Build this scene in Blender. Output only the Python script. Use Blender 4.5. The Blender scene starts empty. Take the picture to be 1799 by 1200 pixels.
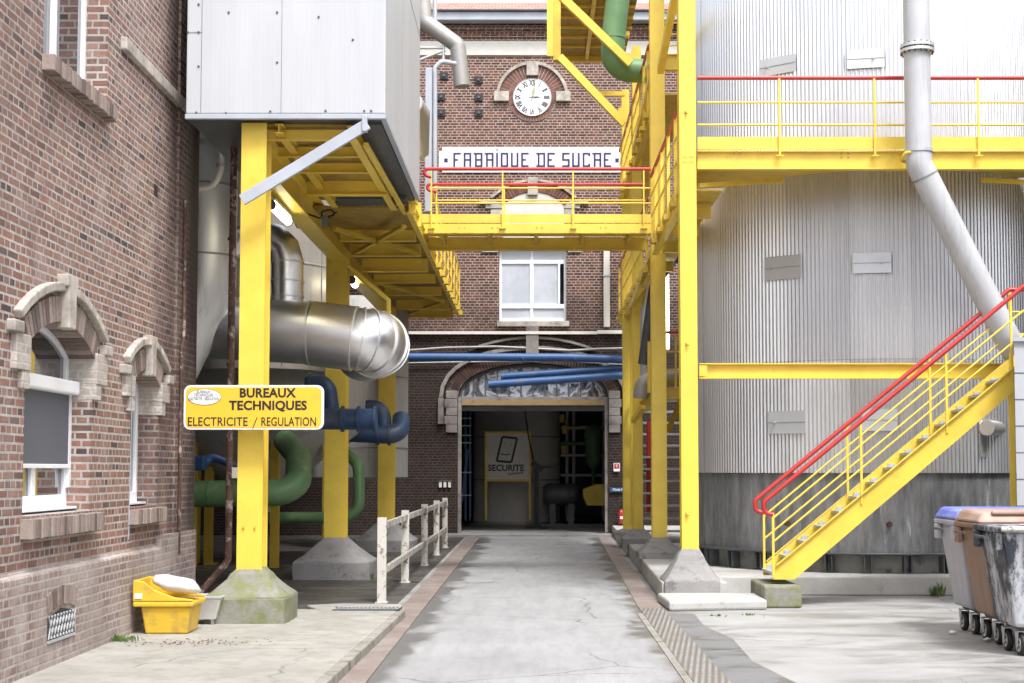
import bpy, math, random
from mathutils import Vector, Matrix
random.seed(7)
C = bpy.context.scene.collection
sc = bpy.context.scene
R = math.radians
# ---------------------------------------------------------------- camera
F, CX, CY, HZ, CH = 2500.0, 935.0, 677.0, 826.0, 1.65
PIT = math.atan(F / 42000.0)
cam_d = bpy.data.cameras.new('camera'); cam = bpy.data.objects.new('camera', cam_d); C.objects.link(cam)
cam.location = (0, 0, CH); cam.rotation_euler = (R(90) + PIT, 0, 0)
cam_d.sensor_width = 36; cam_d.lens = 36 * F / 1799
cam_d.shift_x = -(CX - 899.5) / 1799; cam_d.shift_y = (CY - 600) / 1799
cam_d.clip_start = .1; cam_d.clip_end = 2000
sc.camera = cam
# ---------------------------------------------------------------- sky, sun, exposure
SUN_EL, SUN_AZ = R(60), R(155)
w = bpy.data.worlds.new('World'); sc.world = w; w.use_nodes = True
nt = w.node_tree; nt.nodes.clear()
sky = nt.nodes.new('ShaderNodeTexSky'); sky.sky_type = 'NISHITA'; sky.sun_disc = False
sky.sun_elevation = SUN_EL; sky.sun_rotation = SUN_AZ; sky.air_density = 1.0; sky.dust_density = 4.0; sky.ozone_density = 1.0
hs = nt.nodes.new('ShaderNodeHueSaturation'); hs.inputs['Saturation'].default_value = .12
hs.inputs['Value'].default_value = 1.6
tint = nt.nodes.new('ShaderNodeMix'); tint.data_type = 'RGBA'; tint.blend_type = 'MULTIPLY'; tint.inputs[0].default_value = 1; tint.inputs[7].default_value = (.97,.985,1.03,1)
bg = nt.nodes.new('ShaderNodeBackground'); bg.inputs['Strength'].default_value = .15
wo = nt.nodes.new('ShaderNodeOutputWorld')
nt.links.new(sky.outputs[0], hs.inputs['Color']); nt.links.new(hs.outputs[0], tint.inputs[6]); veil = nt.nodes.new('ShaderNodeMix'); veil.data_type = 'RGBA'; veil.blend_type = 'LIGHTEN'; veil.inputs[0].default_value = 1; veil.inputs[7].default_value = (4.4, 4.5, 4.7, 1)
nt.links.new(tint.outputs[2], veil.inputs[6]); nt.links.new(veil.outputs[2], bg.inputs[0]); nt.links.new(bg.outputs[0], wo.inputs[0])
sd = bpy.data.lights.new('sun', 'SUN'); sd.energy = 1.8; sd.angle = R(12); sd.color = (1, .98, .95)
so = bpy.data.objects.new('sun', sd); C.objects.link(so)
sdir = Vector((math.sin(SUN_AZ) * math.cos(SUN_EL), math.cos(SUN_AZ) * math.cos(SUN_EL), math.sin(SUN_EL)))
so.rotation_euler = sdir.to_track_quat('Z', 'Y').to_euler(); so.location = (0, -5, 30)
vs = sc.view_settings; vs.view_transform = 'Standard'; vs.look = 'None'; vs.gamma = 1; vs.exposure = .64
sc.cycles.max_bounces = 8

# ---------------------------------------------------------------- placing helpers (the tape measure of the survey)
sp, cp = math.sin(PIT), math.cos(PIT)
def at(px, py, Y):
    dx = (px - CX) / F; dz = (CY - py) / F
    t = Y / (cp - dz * sp)
    return Vector((dx * t, Y, CH + t * (sp + dz * cp)))
def gx(px, Y, py=826): return at(px, py, Y).x
def gz(py, Y): return at(935, py, Y).z

# ---------------------------------------------------------------- mesh builder
def fillet(pts, rad, seg=8):
    pts = [Vector(p) for p in pts]; out = [pts[0]]
    for i in range(1, len(pts) - 1):
        a, b, c = pts[i - 1], pts[i], pts[i + 1]
        u = (a - b).normalized(); v = (c - b).normalized()
        ang = u.angle(v); d = rad / math.tan(ang / 2) if ang < 3.1 else 0
        d = min(d, (a - b).length * .49, (c - b).length * .49)
        r2 = d * math.tan(ang / 2)
        if d < 1e-4: out.append(b); continue
        ctr = b + (u + v).normalized() * (r2 / math.sin(ang / 2))
        p0 = b + u * d; p1 = b + v * d; w0 = p0 - ctr; w1 = p1 - ctr
        tot = w0.angle(w1)
        for k in range(seg + 1):
            t = k / seg
            out.append(ctr + (w0 * math.sin((1 - t) * tot) + w1 * math.sin(t * tot)) / max(math.sin(tot), 1e-6))
    out.append(pts[-1]); return out

class MB:
    def __init__(s): s.v = []; s.f = []; s.sm = []
    def add(s, vs_, fs, smooth=False):
        b = len(s.v); s.v += [Vector(v) for v in vs_]
        for f in fs: s.f.append([b + i for i in f]); s.sm.append(smooth)
        return s
    def box(s, x0, x1, y0, y1, z0, z1):
        x0, x1 = sorted((x0, x1)); y0, y1 = sorted((y0, y1)); z0, z1 = sorted((z0, z1))
        return s.add([(x0,y0,z0),(x1,y0,z0),(x1,y1,z0),(x0,y1,z0),(x0,y0,z1),(x1,y0,z1),(x1,y1,z1),(x0,y1,z1)],
            [(0,3,2,1),(4,5,6,7),(0,1,5,4),(1,2,6,5),(2,3,7,6),(3,0,4,7)])
    def frus(s, x, y, z0, z1, a0, b0, a1, b1, dx=0, dy=0):
        return s.add([(x-a0,y-b0,z0),(x+a0,y-b0,z0),(x+a0,y+b0,z0),(x-a0,y+b0,z0),
                      (x+dx-a1,y+dy-b1,z1),(x+dx+a1,y+dy-b1,z1),(x+dx+a1,y+dy+b1,z1),(x+dx-a1,y+dy+b1,z1)],
            [(0,3,2,1),(4,5,6,7),(0,1,5,4),(1,2,6,5),(2,3,7,6),(3,0,4,7)])
    def bar(s, a, b, wd, ht, up=(0,0,1)):
        a = Vector(a); b = Vector(b); d = (b - a).normalized(); up = Vector(up)
        if abs(d.dot(up)) > .99: up = Vector((0,1,0))
        l = d.cross(up).normalized(); u = l.cross(d).normalized()
        l = l * wd / 2; u = u * ht / 2
        return s.add([a-l-u, a+l-u, a+l+u, a-l+u, b-l-u, b+l-u, b+l+u, b-l+u],
            [(0,3,2,1),(4,5,6,7),(0,1,5,4),(1,2,6,5),(2,3,7,6),(3,0,4,7)])
    def ibar(s, a, b, wd, ht, tf=.02, tw=.014, up=(0,0,1)):
        a = Vector(a); b = Vector(b); d = (b - a).normalized(); u = Vector(up)
        if abs(d.dot(u)) > .99: u = Vector((0,1,0))
        l = d.cross(u).normalized(); u = l.cross(d).normalized()
        o = u * (ht / 2 - tf / 2)
        s.bar(a + o, b + o, wd, tf, u); s.bar(a - o, b - o, wd, tf, u); s.bar(a, b, tw, ht - 2 * tf, u)
        return s
    def tube(s, pts, r, n=14, caps=True, smooth=True):
        pts = [Vector(p) for p in pts]; m = len(pts)
        rr = r if isinstance(r, (list, tuple)) else [r] * m
        tan = []
        for i in range(m):
            if i == 0: t = pts[1] - pts[0]
            elif i == m - 1: t = pts[-1] - pts[-2]
            else: t = (pts[i+1] - pts[i]).normalized() + (pts[i] - pts[i-1]).normalized()
            tan.append(t.normalized())
        t0 = tan[0]; ref = Vector((0,0,1)) if abs(t0.z) < .9 else Vector((1,0,0))
        nrm = (ref - t0 * ref.dot(t0)).normalized(); rings = []
        for i in range(m):
            nrm = (nrm - tan[i] * nrm.dot(tan[i])).normalized(); bi = tan[i].cross(nrm)
            k = 1.0
            rings.append([pts[i] + (nrm * math.cos(2*math.pi*j/n) + bi * math.sin(2*math.pi*j/n)) * rr[i] * k for j in range(n)])
        vs_ = [v for q in rings for v in q]
        fs = [(i*n+j, i*n+(j+1)%n, (i+1)*n+(j+1)%n, (i+1)*n+j) for i in range(m-1) for j in range(n)]
        s.add(vs_, fs, smooth)
        if caps: s.add(rings[0], [tuple(range(n))[::-1]]); s.add(rings[-1], [tuple(range(n))])
        return s
    def prism(s, poly, ax, c0, c1):
        n = len(poly)
        def mk(p, c):
            if ax == 'y': return (p[0], c, p[1])
            if ax == 'x': return (c, p[0], p[1])
            return (p[0], p[1], c)
        vs_ = [mk(p, c0) for p in poly] + [mk(p, c1) for p in poly]
        fs = [tuple(range(n)), tuple(range(2*n-1, n-1, -1))] + [(i, i+n, (i+1)%n+n, (i+1)%n) for i in range(n)]
        return s.add(vs_, fs)
    def lathe(s, prof, x, y, n=48, smooth=True, a0=0, a1=2*math.pi):
        full = abs(a1 - a0 - 2*math.pi) < 1e-6; k = n if full else n + 1
        vs_ = []
        for (r, z) in prof:
            for j in range(k):
                a = a0 + (a1 - a0) * j / n; vs_.append((x + r*math.cos(a), y + r*math.sin(a), z))
        fs = [(i*k+j, i*k+(j+1)%k, (i+1)*k+(j+1)%k, (i+1)*k+j) for i in range(len(prof)-1) for j in range(n)]
        return s.add(vs_, fs, smooth)
    def build(s, name, m, parent=None, bev=0, label=None):
        me = bpy.data.meshes.new(name); o = bpy.data.objects.new(name, me)
        org = Vector((0,0,0)); q = parent
        while q is not None: org += q.location; q = q.parent
        me.from_pydata([v - org for v in s.v], [], s.f); me.validate()
        me.polygons.foreach_set('use_smooth', s.sm[:len(me.polygons)] if len(me.polygons) <= len(s.sm) else [False]*len(me.polygons))
        import bmesh
        bm = bmesh.new(); bm.from_mesh(me); bmesh.ops.recalc_face_normals(bm, faces=bm.faces); bm.to_mesh(me); bm.free()
        me.materials.append(m); C.objects.link(o)
        if parent: o.parent = parent
        if bev:
            b = o.modifiers.new('bevel', 'BEVEL'); b.width = bev; b.segments = 2; b.limit_method = 'ANGLE'; b.angle_limit = R(40)
        if label: o['label'] = label
        return o
def B(x0,x1,y0,y1,z0,z1): return MB().box(x0,x1,y0,y1,z0,z1)
def pbox(m, px0, py0, px1, py1, Y, th):
    a = at(px0, py1, Y); b = at(px1, py0, Y)
    x0 = gx(px0, Y, (py0+py1)/2); x1 = gx(px1, Y, (py0+py1)/2)
    return m.box(x0, x1, Y, Y + th, a.z, b.z)
def tag(o, label, cat, group=None, kind=None):
    if label: o['label'] = label
    if cat: o['category'] = cat
    if group: o['group'] = group
    if kind: o['kind'] = kind
    return o
def thing(name, label, cat, loc=(0,0,0), group=None):
    o = bpy.data.objects.new(name, None); C.objects.link(o); o.location = loc; o.empty_display_size = .2
    return tag(o, label, cat, group)
def struct(name, mb, m, bev=0):
    o = mb.build(name, m, None, bev); o['kind'] = 'structure'; return o
def text(name, body, m, loc, size, parent=None, sx=1, bold=0, rot=(R(90),0,0), align='CENTER', shear=0, ext=.002, track=1.0):
    cu = bpy.data.curves.new(name, 'FONT'); cu.body = body; cu.size = size; cu.align_x = align; cu.align_y = 'CENTER'
    cu.extrude = ext; cu.offset = bold; cu.shear = shear; cu.resolution_u = 3; cu.space_character = track
    t = bpy.data.objects.new('tmp', cu); C.objects.link(t)
    dg = bpy.context.evaluated_depsgraph_get(); dg.update()
    me = bpy.data.meshes.new_from_object(t.evaluated_get(dg)); bpy.data.objects.remove(t)
    org = Vector((0,0,0)); q = parent
    while q is not None: org += q.location; q = q.parent
    M = Matrix.Translation(Vector(loc) - org) @ Matrix.Rotation(rot[2],4,'Z') @ Matrix.Rotation(rot[1],4,'Y') @ Matrix.Rotation(rot[0],4,'X') @ Matrix.Diagonal((sx,1,1,1))
    me.transform(M); me.materials.clear(); me.materials.append(m)
    o = bpy.data.objects.new(name, me); C.objects.link(o)
    if parent: o.parent = parent
    return o

# ---------------------------------------------------------------- materials
class N:
    def __init__(s, name):
        s.m = bpy.data.materials.new(name); s.m.use_nodes = True; s.t = s.m.node_tree
        s.b = s.t.nodes['Principled BSDF']; s.tc = None
    def n(s, ty, **k):
        q = s.t.nodes.new(ty)
        for a, v in k.items(): setattr(q, a, v)
        return q
    def l(s, a, b): s.t.links.new(a, b)
    def obj(s):
        if not s.tc: s.tc = s.n('ShaderNodeTexCoord')
        return s.tc.outputs['Object']
    def mapped(s, scale=(1,1,1)):
        m = s.n('ShaderNodeMapping'); m.inputs['Scale'].default_value = scale; s.l(s.obj(), m.inputs[0]); return m.outputs[0]
    def noise(s, scale, detail=4, rough=.6, vec=None, dist=0):
        q = s.n('ShaderNodeTexNoise'); q.inputs['Scale'].default_value = scale; q.inputs['Detail'].default_value = detail
        q.inputs['Roughness'].default_value = rough; q.inputs['Distortion'].default_value = dist
        s.l(vec if vec else s.obj(), q.inputs['Vector']); return q.outputs['Fac']
    def ramp(s, fac, stops):
        q = s.n('ShaderNodeValToRGB'); e = q.color_ramp.elements
        while len(e) < len(stops): e.new(.5)
        for i, (p, c) in enumerate(stops):
            e[i].position = p; e[i].color = (*c, 1) if isinstance(c, tuple) else (c, c, c, 1)
        s.l(fac, q.inputs[0]); return q.outputs[0]
    def mix(s, fac, a, b, mode='MIX'):
        q = s.n('ShaderNodeMix', data_type='RGBA', blend_type=mode)
        for i, v in ((0, fac), (6, a), (7, b)):
            if isinstance(v, (int, float)): q.inputs[i].default_value = v
            elif isinstance(v, tuple): q.inputs[i].default_value = (*v, 1)
            else: s.l(v, q.inputs[i])
        return q.outputs[2]
    def math(s, op, a, b=0.0, c=None, clamp=False):
        q = s.n('ShaderNodeMath', operation=op); q.use_clamp = clamp
        for i, v in enumerate((a, b, c)):
            if v is None: continue
            if isinstance(v, (int, float)): q.inputs[i].default_value = v
            else: s.l(v, q.inputs[i])
        return q.outputs[0]
    def bump(s, h, st=.3, dist=.01):
        q = s.n('ShaderNodeBump'); q.inputs['Strength'].default_value = st; q.inputs['Distance'].default_value = dist
        s.l(h, q.inputs['Height']); s.l(q.outputs[0], s.b.inputs['Normal'])
    def set(s, col=None, rough=None, metal=None, spec=None):
        for k, v in (('Base Color', col), ('Roughness', rough), ('Metallic', metal), ('Specular IOR Level', spec)):
            if v is None: continue
            if isinstance(v, (int, float)): s.b.inputs[k].default_value = v
            elif isinstance(v, tuple): s.b.inputs[k].default_value = (*v, 1)
            else: s.l(v, s.b.inputs[k])
        return s.m
def pm(name, col, rough=.5, metal=0, var=.12, sc_=2.5, dirt=None, damt=(.55,.7), dsc=1.5, streak=False, bst=0, bsc=40, spec=.5, rust=None):
    q = N(name); n1 = q.noise(sc_, 5)
    c = q.mix(q.ramp(n1, [(.3, 0.0), (.7, 1.0)]), tuple(x*(1-var) for x in col), tuple(min(1, x*(1+var)) for x in col))
    if dirt:
        v = q.mapped((6, 6, .5)) if streak else None
        d = q.ramp(q.noise(dsc, 7, .7, v), [(damt[0], 0.0), (damt[1], 1.0)])
        c = q.mix(d, c, dirt)
    if rust:
        d = q.ramp(q.noise(14, 5, .7), [(.70, 0.0), (.74, .9)]); c = q.mix(d, c, rust)
    q.set(c, None, metal, spec)
    rn = q.noise(sc_*3, 4); q.set(rough=q.math('MULTIPLY_ADD', rn, .25*rough + .05, rough*.85))
    if bst: q.bump(q.noise(bsc, 5), bst)
    return q.m
def brick(name, ramp, mortar, stain=None, soot_shade=None, corner=None, pale=None, mort=.010, rowh=.072, bw=.235, jit=0):
    q = N(name); sep = q.n('ShaderNodeSeparateXYZ'); q.l(q.obj(), sep.inputs[0])
    u = q.math('ADD', sep.outputs[0], sep.outputs[1]); z = sep.outputs[2]
    wob = q.noise(3.0, 2); z = q.math('ADD', z, q.math('MULTIPLY', q.math('SUBTRACT', wob, .5), .012))
    wob2 = q.noise(9.0, 2); u = q.math('ADD', u, q.math('MULTIPLY', q.math('SUBTRACT', wob2, .5), .03))
    par = q.math('MODULO', q.math('FLOOR', q.math('DIVIDE', q.math('ADD', z, 7.2 * 10), rowh)), 2)
    outs = []
    for bwid, off in ((bw, 0), (bw/2, bw/4)):
        cv = q.n('ShaderNodeCombineXYZ'); q.l(q.math('ADD', u, 50*bw + off), cv.inputs[0]); q.l(q.math('ADD', z, 7.2 * 10), cv.inputs[1])
        b = q.n('ShaderNodeTexBrick'); b.offset = .5; b.offset_frequency = 4; b.squash = 1
        b.inputs['Color1'].default_value = (0,0,0,1); b.inputs['Color2'].default_value = (1,1,1,1); b.inputs['Mortar'].default_value = (.5,.5,.5,1)
        b.inputs['Scale'].default_value = 1; b.inputs['Brick Width'].default_value = bwid; b.inputs['Row Height'].default_value = rowh
        b.inputs['Mortar Size'].default_value = mort; b.inputs['Mortar Smooth'].default_value = .25
        q.l(cv.outputs[0], b.inputs[0]); outs.append(b)
    col = q.mix(par, outs[0].outputs['Color'], outs[1].outputs['Color'])
    fac = q.mix(par, outs[0].outputs['Fac'], outs[1].outputs['Fac'])
    bc = q.ramp(col, ramp)
    bc = q.mix(.55, bc, q.ramp(q.noise(22, 5, .7), [(.25, .25), (.75, .75)]), 'OVERLAY')
    mc = q.mix(q.ramp(q.noise(5, 4), [(.35, 0.0), (.65, 1.0)]), mortar, tuple(x*.72 for x in mortar))
    c = q.mix(fac, bc, mc)
    if pale:
        c = q.mix(q.ramp(q.noise(pale[1], 8, .72), [(pale[2], 0.0), (pale[3], pale[4])]), c, pale[0])
    if stain:
        c = q.mix(q.ramp(q.noise(stain[1], 6, .65, q.mapped((1.5,1.5,.6))), [(stain[2], 0.0), (stain[3], stain[4])]), c, stain[0])
    if soot_shade:   # soot and steelwork shade painted into the lower storey, edge broken by noise
        h = q.math('ADD', sep.outputs[2], q.math('MULTIPLY', q.noise(.8, 6, .7), 3.0))
        c = q.mix(q.ramp(q.math('DIVIDE', h, 10), [(soot_shade[1], soot_shade[3]), (soot_shade[2], 0.0)]), c, soot_shade[0])
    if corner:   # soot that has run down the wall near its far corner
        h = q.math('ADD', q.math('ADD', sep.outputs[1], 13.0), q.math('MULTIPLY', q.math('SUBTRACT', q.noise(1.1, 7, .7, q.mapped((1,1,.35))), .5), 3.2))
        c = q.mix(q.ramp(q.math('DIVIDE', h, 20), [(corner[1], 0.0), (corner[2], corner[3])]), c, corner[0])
    bl = q.ramp(q.noise(1.9, 7, .75), [(.38, 0.0), (.72, .45)]); c = q.mix(bl, c, q.mix(1.0, c, (.55,.5,.48), 'MULTIPLY'))
    q.set(c, .88, 0, .25)
    q.bump(q.math('SUBTRACT', q.math('MULTIPLY', q.noise(60, 4), .5), fac), .75, .014)
    return q.m
def concrete(name, col, wet=None, wamt=(.5,.6), wsc=.6, moss=None, mamt=(.5,.62), bst=.25, crack=False, white=None):
    q = N(name); n1 = q.noise(1.3, 8, .65); n2 = q.noise(35, 5, .7)
    c = q.mix(q.ramp(n1, [(.3, 0.0), (.7, 1.0)]), tuple(x*.8 for x in col), tuple(min(1,x*1.12) for x in col))
    c = q.mix(q.math('MULTIPLY', q.ramp(n2, [(.35, 0.0), (.7, 1.0)]), .25), c, tuple(x*.6 for x in col))
    r = .8
    if crack:
        v = q.n('ShaderNodeTexVoronoi', feature='DISTANCE_TO_EDGE'); v.inputs['Scale'].default_value = .55
        wv = q.n('ShaderNodeVectorMath', operation='ADD'); nz = q.n('ShaderNodeTexNoise'); nz.inputs['Scale'].default_value = 2.2; nz.inputs['Detail'].default_value = 5
        q.l(q.obj(), nz.inputs['Vector']); sc2 = q.n('ShaderNodeVectorMath', operation='SCALE'); sc2.inputs['Scale'].default_value = .35; q.l(nz.outputs['Color'], sc2.inputs[0])
        q.l(q.obj(), wv.inputs[0]); q.l(sc2.outputs[0], wv.inputs[1]); q.l(wv.outputs[0], v.inputs['Vector'])
        ck = q.math('MULTIPLY', q.ramp(v.outputs['Distance'], [(0, 1.0), (.009, 0.0)]), q.ramp(q.noise(.5, 3), [(.42, 0.0), (.55, .8)]))
        c = q.mix(ck, c, tuple(x*.3 for x in col))
    if white: c = q.mix(q.ramp(q.noise(7, 6, .7), [(.5, 0.0), (.62, 1.0)]), c, white)
    if moss: c = q.mix(q.ramp(q.noise(4.5, 8, .72), [(mamt[0], 0.0), (mamt[1], .85)]), c, moss)
    if wet:
        wm = q.ramp(q.noise(wsc, 9, .68, q.mapped((.8,1.6,1)), .6), [(wamt[0], 0.0), (wamt[1], 1.0)])
        c = q.mix(wm, c, wet); r = q.math('MULTIPLY_ADD', wm, -.5, .8)
    q.set(c, r, 0, .4); q.bump(n2, bst, .01); return q.m

M = {}
YEL = (.80, .575, .075)
M['yellow'] = pm('yellow_paint', YEL, .40, var=.10, dirt=(.46,.31,.06), damt=(.60,.85), dsc=2.6, bst=.05, bsc=60, rust=(.30,.15,.05))
M['yellow_shaded'] = pm('shaded_grimy_yellow', (.42,.28,.045), .6, var=.2, dirt=(.14,.09,.03), damt=(.45,.7), dsc=2.5)  # underside shade put into a darker yellow, with random grime on top
M['yellow_old'] = pm('yellow_paint_worn', (.66,.46,.05), .5, var=.12, dirt=(.28,.18,.05), damt=(.55,.8), dsc=3, rust=(.2,.1,.04))
M['red'] = pm('red_paint', (.48,.035,.032), .35, var=.1, dirt=(.30,.05,.04), damt=(.6,.8))
M['galv'] = pm('galvanised_steel', (.50,.51,.53), .45, .35, .12, dirt=(.3,.3,.3), damt=(.6,.8))
M['grey_paint'] = pm('grey_painted_steel', (.42,.45,.50), .5, 0, .1, dirt=(.28,.27,.26), damt=(.6,.85))
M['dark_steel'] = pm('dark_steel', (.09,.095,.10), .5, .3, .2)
M['black'] = pm('black_rubber', (.02,.02,.022), .6)
M['pipe_paint'] = pm('pale_grey_pipe', (.50,.505,.515), .45, 0, .06, 1.5, dirt=(.33,.31,.29), damt=(.52,.8), dsc=2, streak=True)
M['alu'] = pm('aluminium_sheet', (.80,.80,.81), .33, 1, .06, dirt=(.5,.48,.46), damt=(.62,.85), dsc=2, bst=.06, bsc=3)
M['alu_dull'] = pm('dull_aluminium_sheet', (.72,.715,.70), .42, .75, .08, dirt=(.45,.43,.40), damt=(.55,.8), dsc=1.2, streak=True)
M['alu_seam'] = pm('sheet_seam', (.30,.29,.27), .5, .4)
M['stone'] = pm('pale_stone', (.50,.455,.395), .85, 0, .15, 6, dirt=(.25,.22,.20), damt=(.42,.7), dsc=5, bst=.4, bsc=25, spec=.2)
M['white_stone'] = pm('white_painted_stone', (.62,.60,.55), .8, 0, .05, 6, dirt=(.5,.47,.42), damt=(.58,.85), dsc=3, bst=.2, spec=.2)
M['cream'] = pm('cream_plastic', (.72,.68,.60), .5, 0, .06, dirt=(.45,.42,.36), damt=(.6,.85))
M['upvc'] = pm('white_window_frame', (.86,.87,.89), .35, 0, .03, dirt=(.6,.6,.58), damt=(.62,.9))
M['navy'] = pm('navy_letter', (.012,.012,.11), .4)
M['ink'] = pm('black_letter', (.012,.012,.015), .5)
M['white'] = pm('white_enamel', (.85,.85,.84), .4, 0, .04)
M['dial'] = pm('clock_dial', (.88,.88,.87), .3, 0, .02)
M['gold'] = pm('weathered_gilt', (.33,.36,.22), .4, .3)
M['green'] = pm('green_paint', (.125,.235,.10), .42, 0, .15, dirt=(.32,.36,.22), damt=(.58,.75), dsc=3)
M['green_dark'] = pm('dark_green_paint', (.05,.18,.06), .45, 0, .2, dirt=(.03,.05,.03), damt=(.5,.75))
M['blue_dark'] = pm('grimy_blue_paint', (.028,.065,.15), .42, 0, .2, dirt=(.10,.11,.13), damt=(.48,.72), dsc=2)
M['blue'] = pm('blue_paint', (.035,.10,.25), .4, 0, .12, dirt=(.10,.13,.17), damt=(.56,.78), dsc=2)
M['rusty'] = pm('rusty_pipe', (.10,.05,.038), .8, .1, .45, 8, dirt=(.40,.32,.28), damt=(.54,.62), dsc=9, bst=.5)
M['peel'] = pm('peeling_white_paint', (.62,.59,.53), .7, 0, .06, 5, dirt=(.20,.12,.085), damt=(.54,.62), dsc=9, bst=.3)
M['rail_wood'] = pm('bare_weathered_rail', (.30,.28,.26), .8, 0, .2, 5, dirt=(.55,.52,.48), damt=(.48,.58), dsc=7, bst=.3)
M['tile'] = None
M['duct_grey'] = pm('weathered_duct_sheet', (.36,.345,.33), .5, .3, .1, 2, dirt=(.24,.23,.21), damt=(.5,.8))
M['soot_stone'] = pm('sooty_stone', (.30,.27,.245), .88, 0, .15, 6, dirt=(.12,.105,.10), damt=(.45,.7), dsc=3, bst=.4, bsc=25, spec=.2)
M['lintel'] = pm('weathered_lintel', (.34,.23,.10), .7, 0, .2, 5, dirt=(.2,.12,.06), damt=(.5,.7), dsc=5)
M['beige_tank'] = pm('beige_tank_sheet', (.40,.375,.34), .42, .25, .08, 1.2, dirt=(.27,.25,.22), damt=(.5,.8), dsc=1, streak=True)
M['white_tank'] = pm('white_insulation', (.50,.49,.46), .6, .0, .08, 1.2, dirt=(.30,.28,.25), damt=(.52,.8), dsc=1.2, streak=True)
M['glass'] = None
q = N('window_glass'); q.set((.02,.025,.03), .04, 0, .9); q.b.inputs['Coat Weight'].default_value = 1; M['glass'] = q.m
q = N('pale_window_glass'); q.set(q.mix(q.ramp(q.noise(1.5,3),[(.4,0.0),(.6,1.0)]), (.42,.44,.48), (.50,.52,.55)), .08, 0, .8); M['glass_pale'] = q.m
q = N('screen_fabric'); q.set((.115,.12,.14), .7); M['screen'] = q.m
q = N('lit_tube'); q.b.inputs['Emission Color'].default_value = (1,.93,.72,1); q.b.inputs['Emission Strength'].default_value = 7; q.set((.9,.9,.85), .4); M['lit'] = q.m
# box cladding: fine vertical ribs
q = N('box_cladding'); sep = q.n('ShaderNodeSeparateXYZ'); q.l(q.obj(), sep.inputs[0])
u = q.math('ADD', sep.outputs[0], sep.outputs[1]); s1 = q.math('SINE', q.math('MULTIPLY', u, 2*math.pi/.05))
c = q.mix(q.ramp(q.noise(.9, 5, .6, q.mapped((3,3,.4))), [(.35,0.0),(.7,1.0)]), (.47,.48,.50), (.53,.54,.56))
q.set(c, .42, 0, .5); q.bump(s1, .06, .003); M['clad'] = q.m
# corrugated tank sheet
q = N('corrugated_aluminium'); sep = q.n('ShaderNodeSeparateXYZ'); q.l(q.obj(), sep.inputs[0])
c = q.mix(q.ramp(q.noise(1.1, 6, .6, q.mapped((4,4,.35))), [(.35,0.0),(.75,1.0)]), (.82,.835,.86), (.72,.735,.76))
at_ = q.math('MULTIPLY', q.math('ARCTAN2', sep.outputs[1], sep.outputs[0]), 2.76/.86)
cvv = q.n('ShaderNodeCombineXYZ'); q.l(q.math('FLOOR', at_), cvv.inputs[0]); q.l(q.math('FLOOR', q.math('DIVIDE', sep.outputs[2], 2.9)), cvv.inputs[1])
wn_ = q.n('ShaderNodeTexWhiteNoise'); q.l(cvv.outputs[0], wn_.inputs[0])
c = q.mix(1.0, c, q.ramp(wn_.outputs['Value'], [(0,(.88,.885,.90)),(1,(1,1,1))]), 'MULTIPLY')
lap = q.math('MAXIMUM', q.math('LESS_THAN', q.math('FRACT', at_), .012), q.math('LESS_THAN', q.math('FRACT', q.math('DIVIDE', sep.outputs[2], 2.9)), .004))
c = q.mix(q.math('MULTIPLY', lap, .45), c, (.25,.25,.26))
q.set(c, q.math('MULTIPLY_ADD', wn_.outputs['Value'], .10, .34), .86); M['corr'] = q.m
# bare tank shell with streaks
q = N('streaked_tank_steel')
n1 = q.noise(2.2, 8, .7, q.mapped((3,3,.55)))
c = q.mix(q.ramp(n1, [(.40,0.0),(.62,1.0)]), (.17,.17,.175), (.33,.335,.34))
c = q.mix(q.ramp(q.noise(1.6, 9, .75, q.mapped((5,5,.8))), [(.58,0.0),(.66,.8)]), c, (.55,.56,.58))
c = q.mix(q.ramp(q.noise(1.5, 6, .7, q.mapped((4,4,.3))), [(.58,0.0),(.7,.6)]), c, (.20,.16,.08))
q.set(c, .42, .3); M['shell'] = q.m
M['conc_base'] = concrete('mossy_concrete', (.27,.26,.235), moss=(.17,.19,.06), mamt=(.42,.6), bst=.5)
M['conc_grey'] = concrete('grey_concrete', (.30,.29,.28), moss=(.12,.11,.10), mamt=(.55,.68), bst=.5)
M['conc_white'] = concrete('whitewashed_concrete', (.50,.49,.465), moss=(.22,.21,.14), mamt=(.60,.72), bst=.3)
M['stubs'] = concrete('stained_concrete', (.26,.26,.245), moss=(.06,.065,.05), mamt=(.5,.66), bst=.3)
M['yard'] = concrete('yard_concrete', (.37,.365,.355), wet=(.175,.165,.15), wamt=(.46,.68), wsc=.8, crack=True)
M['pave'] = concrete('pavement_concrete', (.37,.355,.32), moss=(.24,.225,.18), mamt=(.46,.68), bst=.2, crack=True)
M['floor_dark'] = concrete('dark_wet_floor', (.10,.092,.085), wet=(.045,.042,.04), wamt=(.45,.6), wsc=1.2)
M['asphalt'] = concrete('worn_asphalt', (.20,.198,.197), wet=(.11,.108,.105), wamt=(.52,.62), wsc=1.5)
M['kerb'] = concrete('kerb_concrete', (.33,.31,.28), moss=(.13,.13,.07), mamt=(.5,.65), bst=.5)
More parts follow.
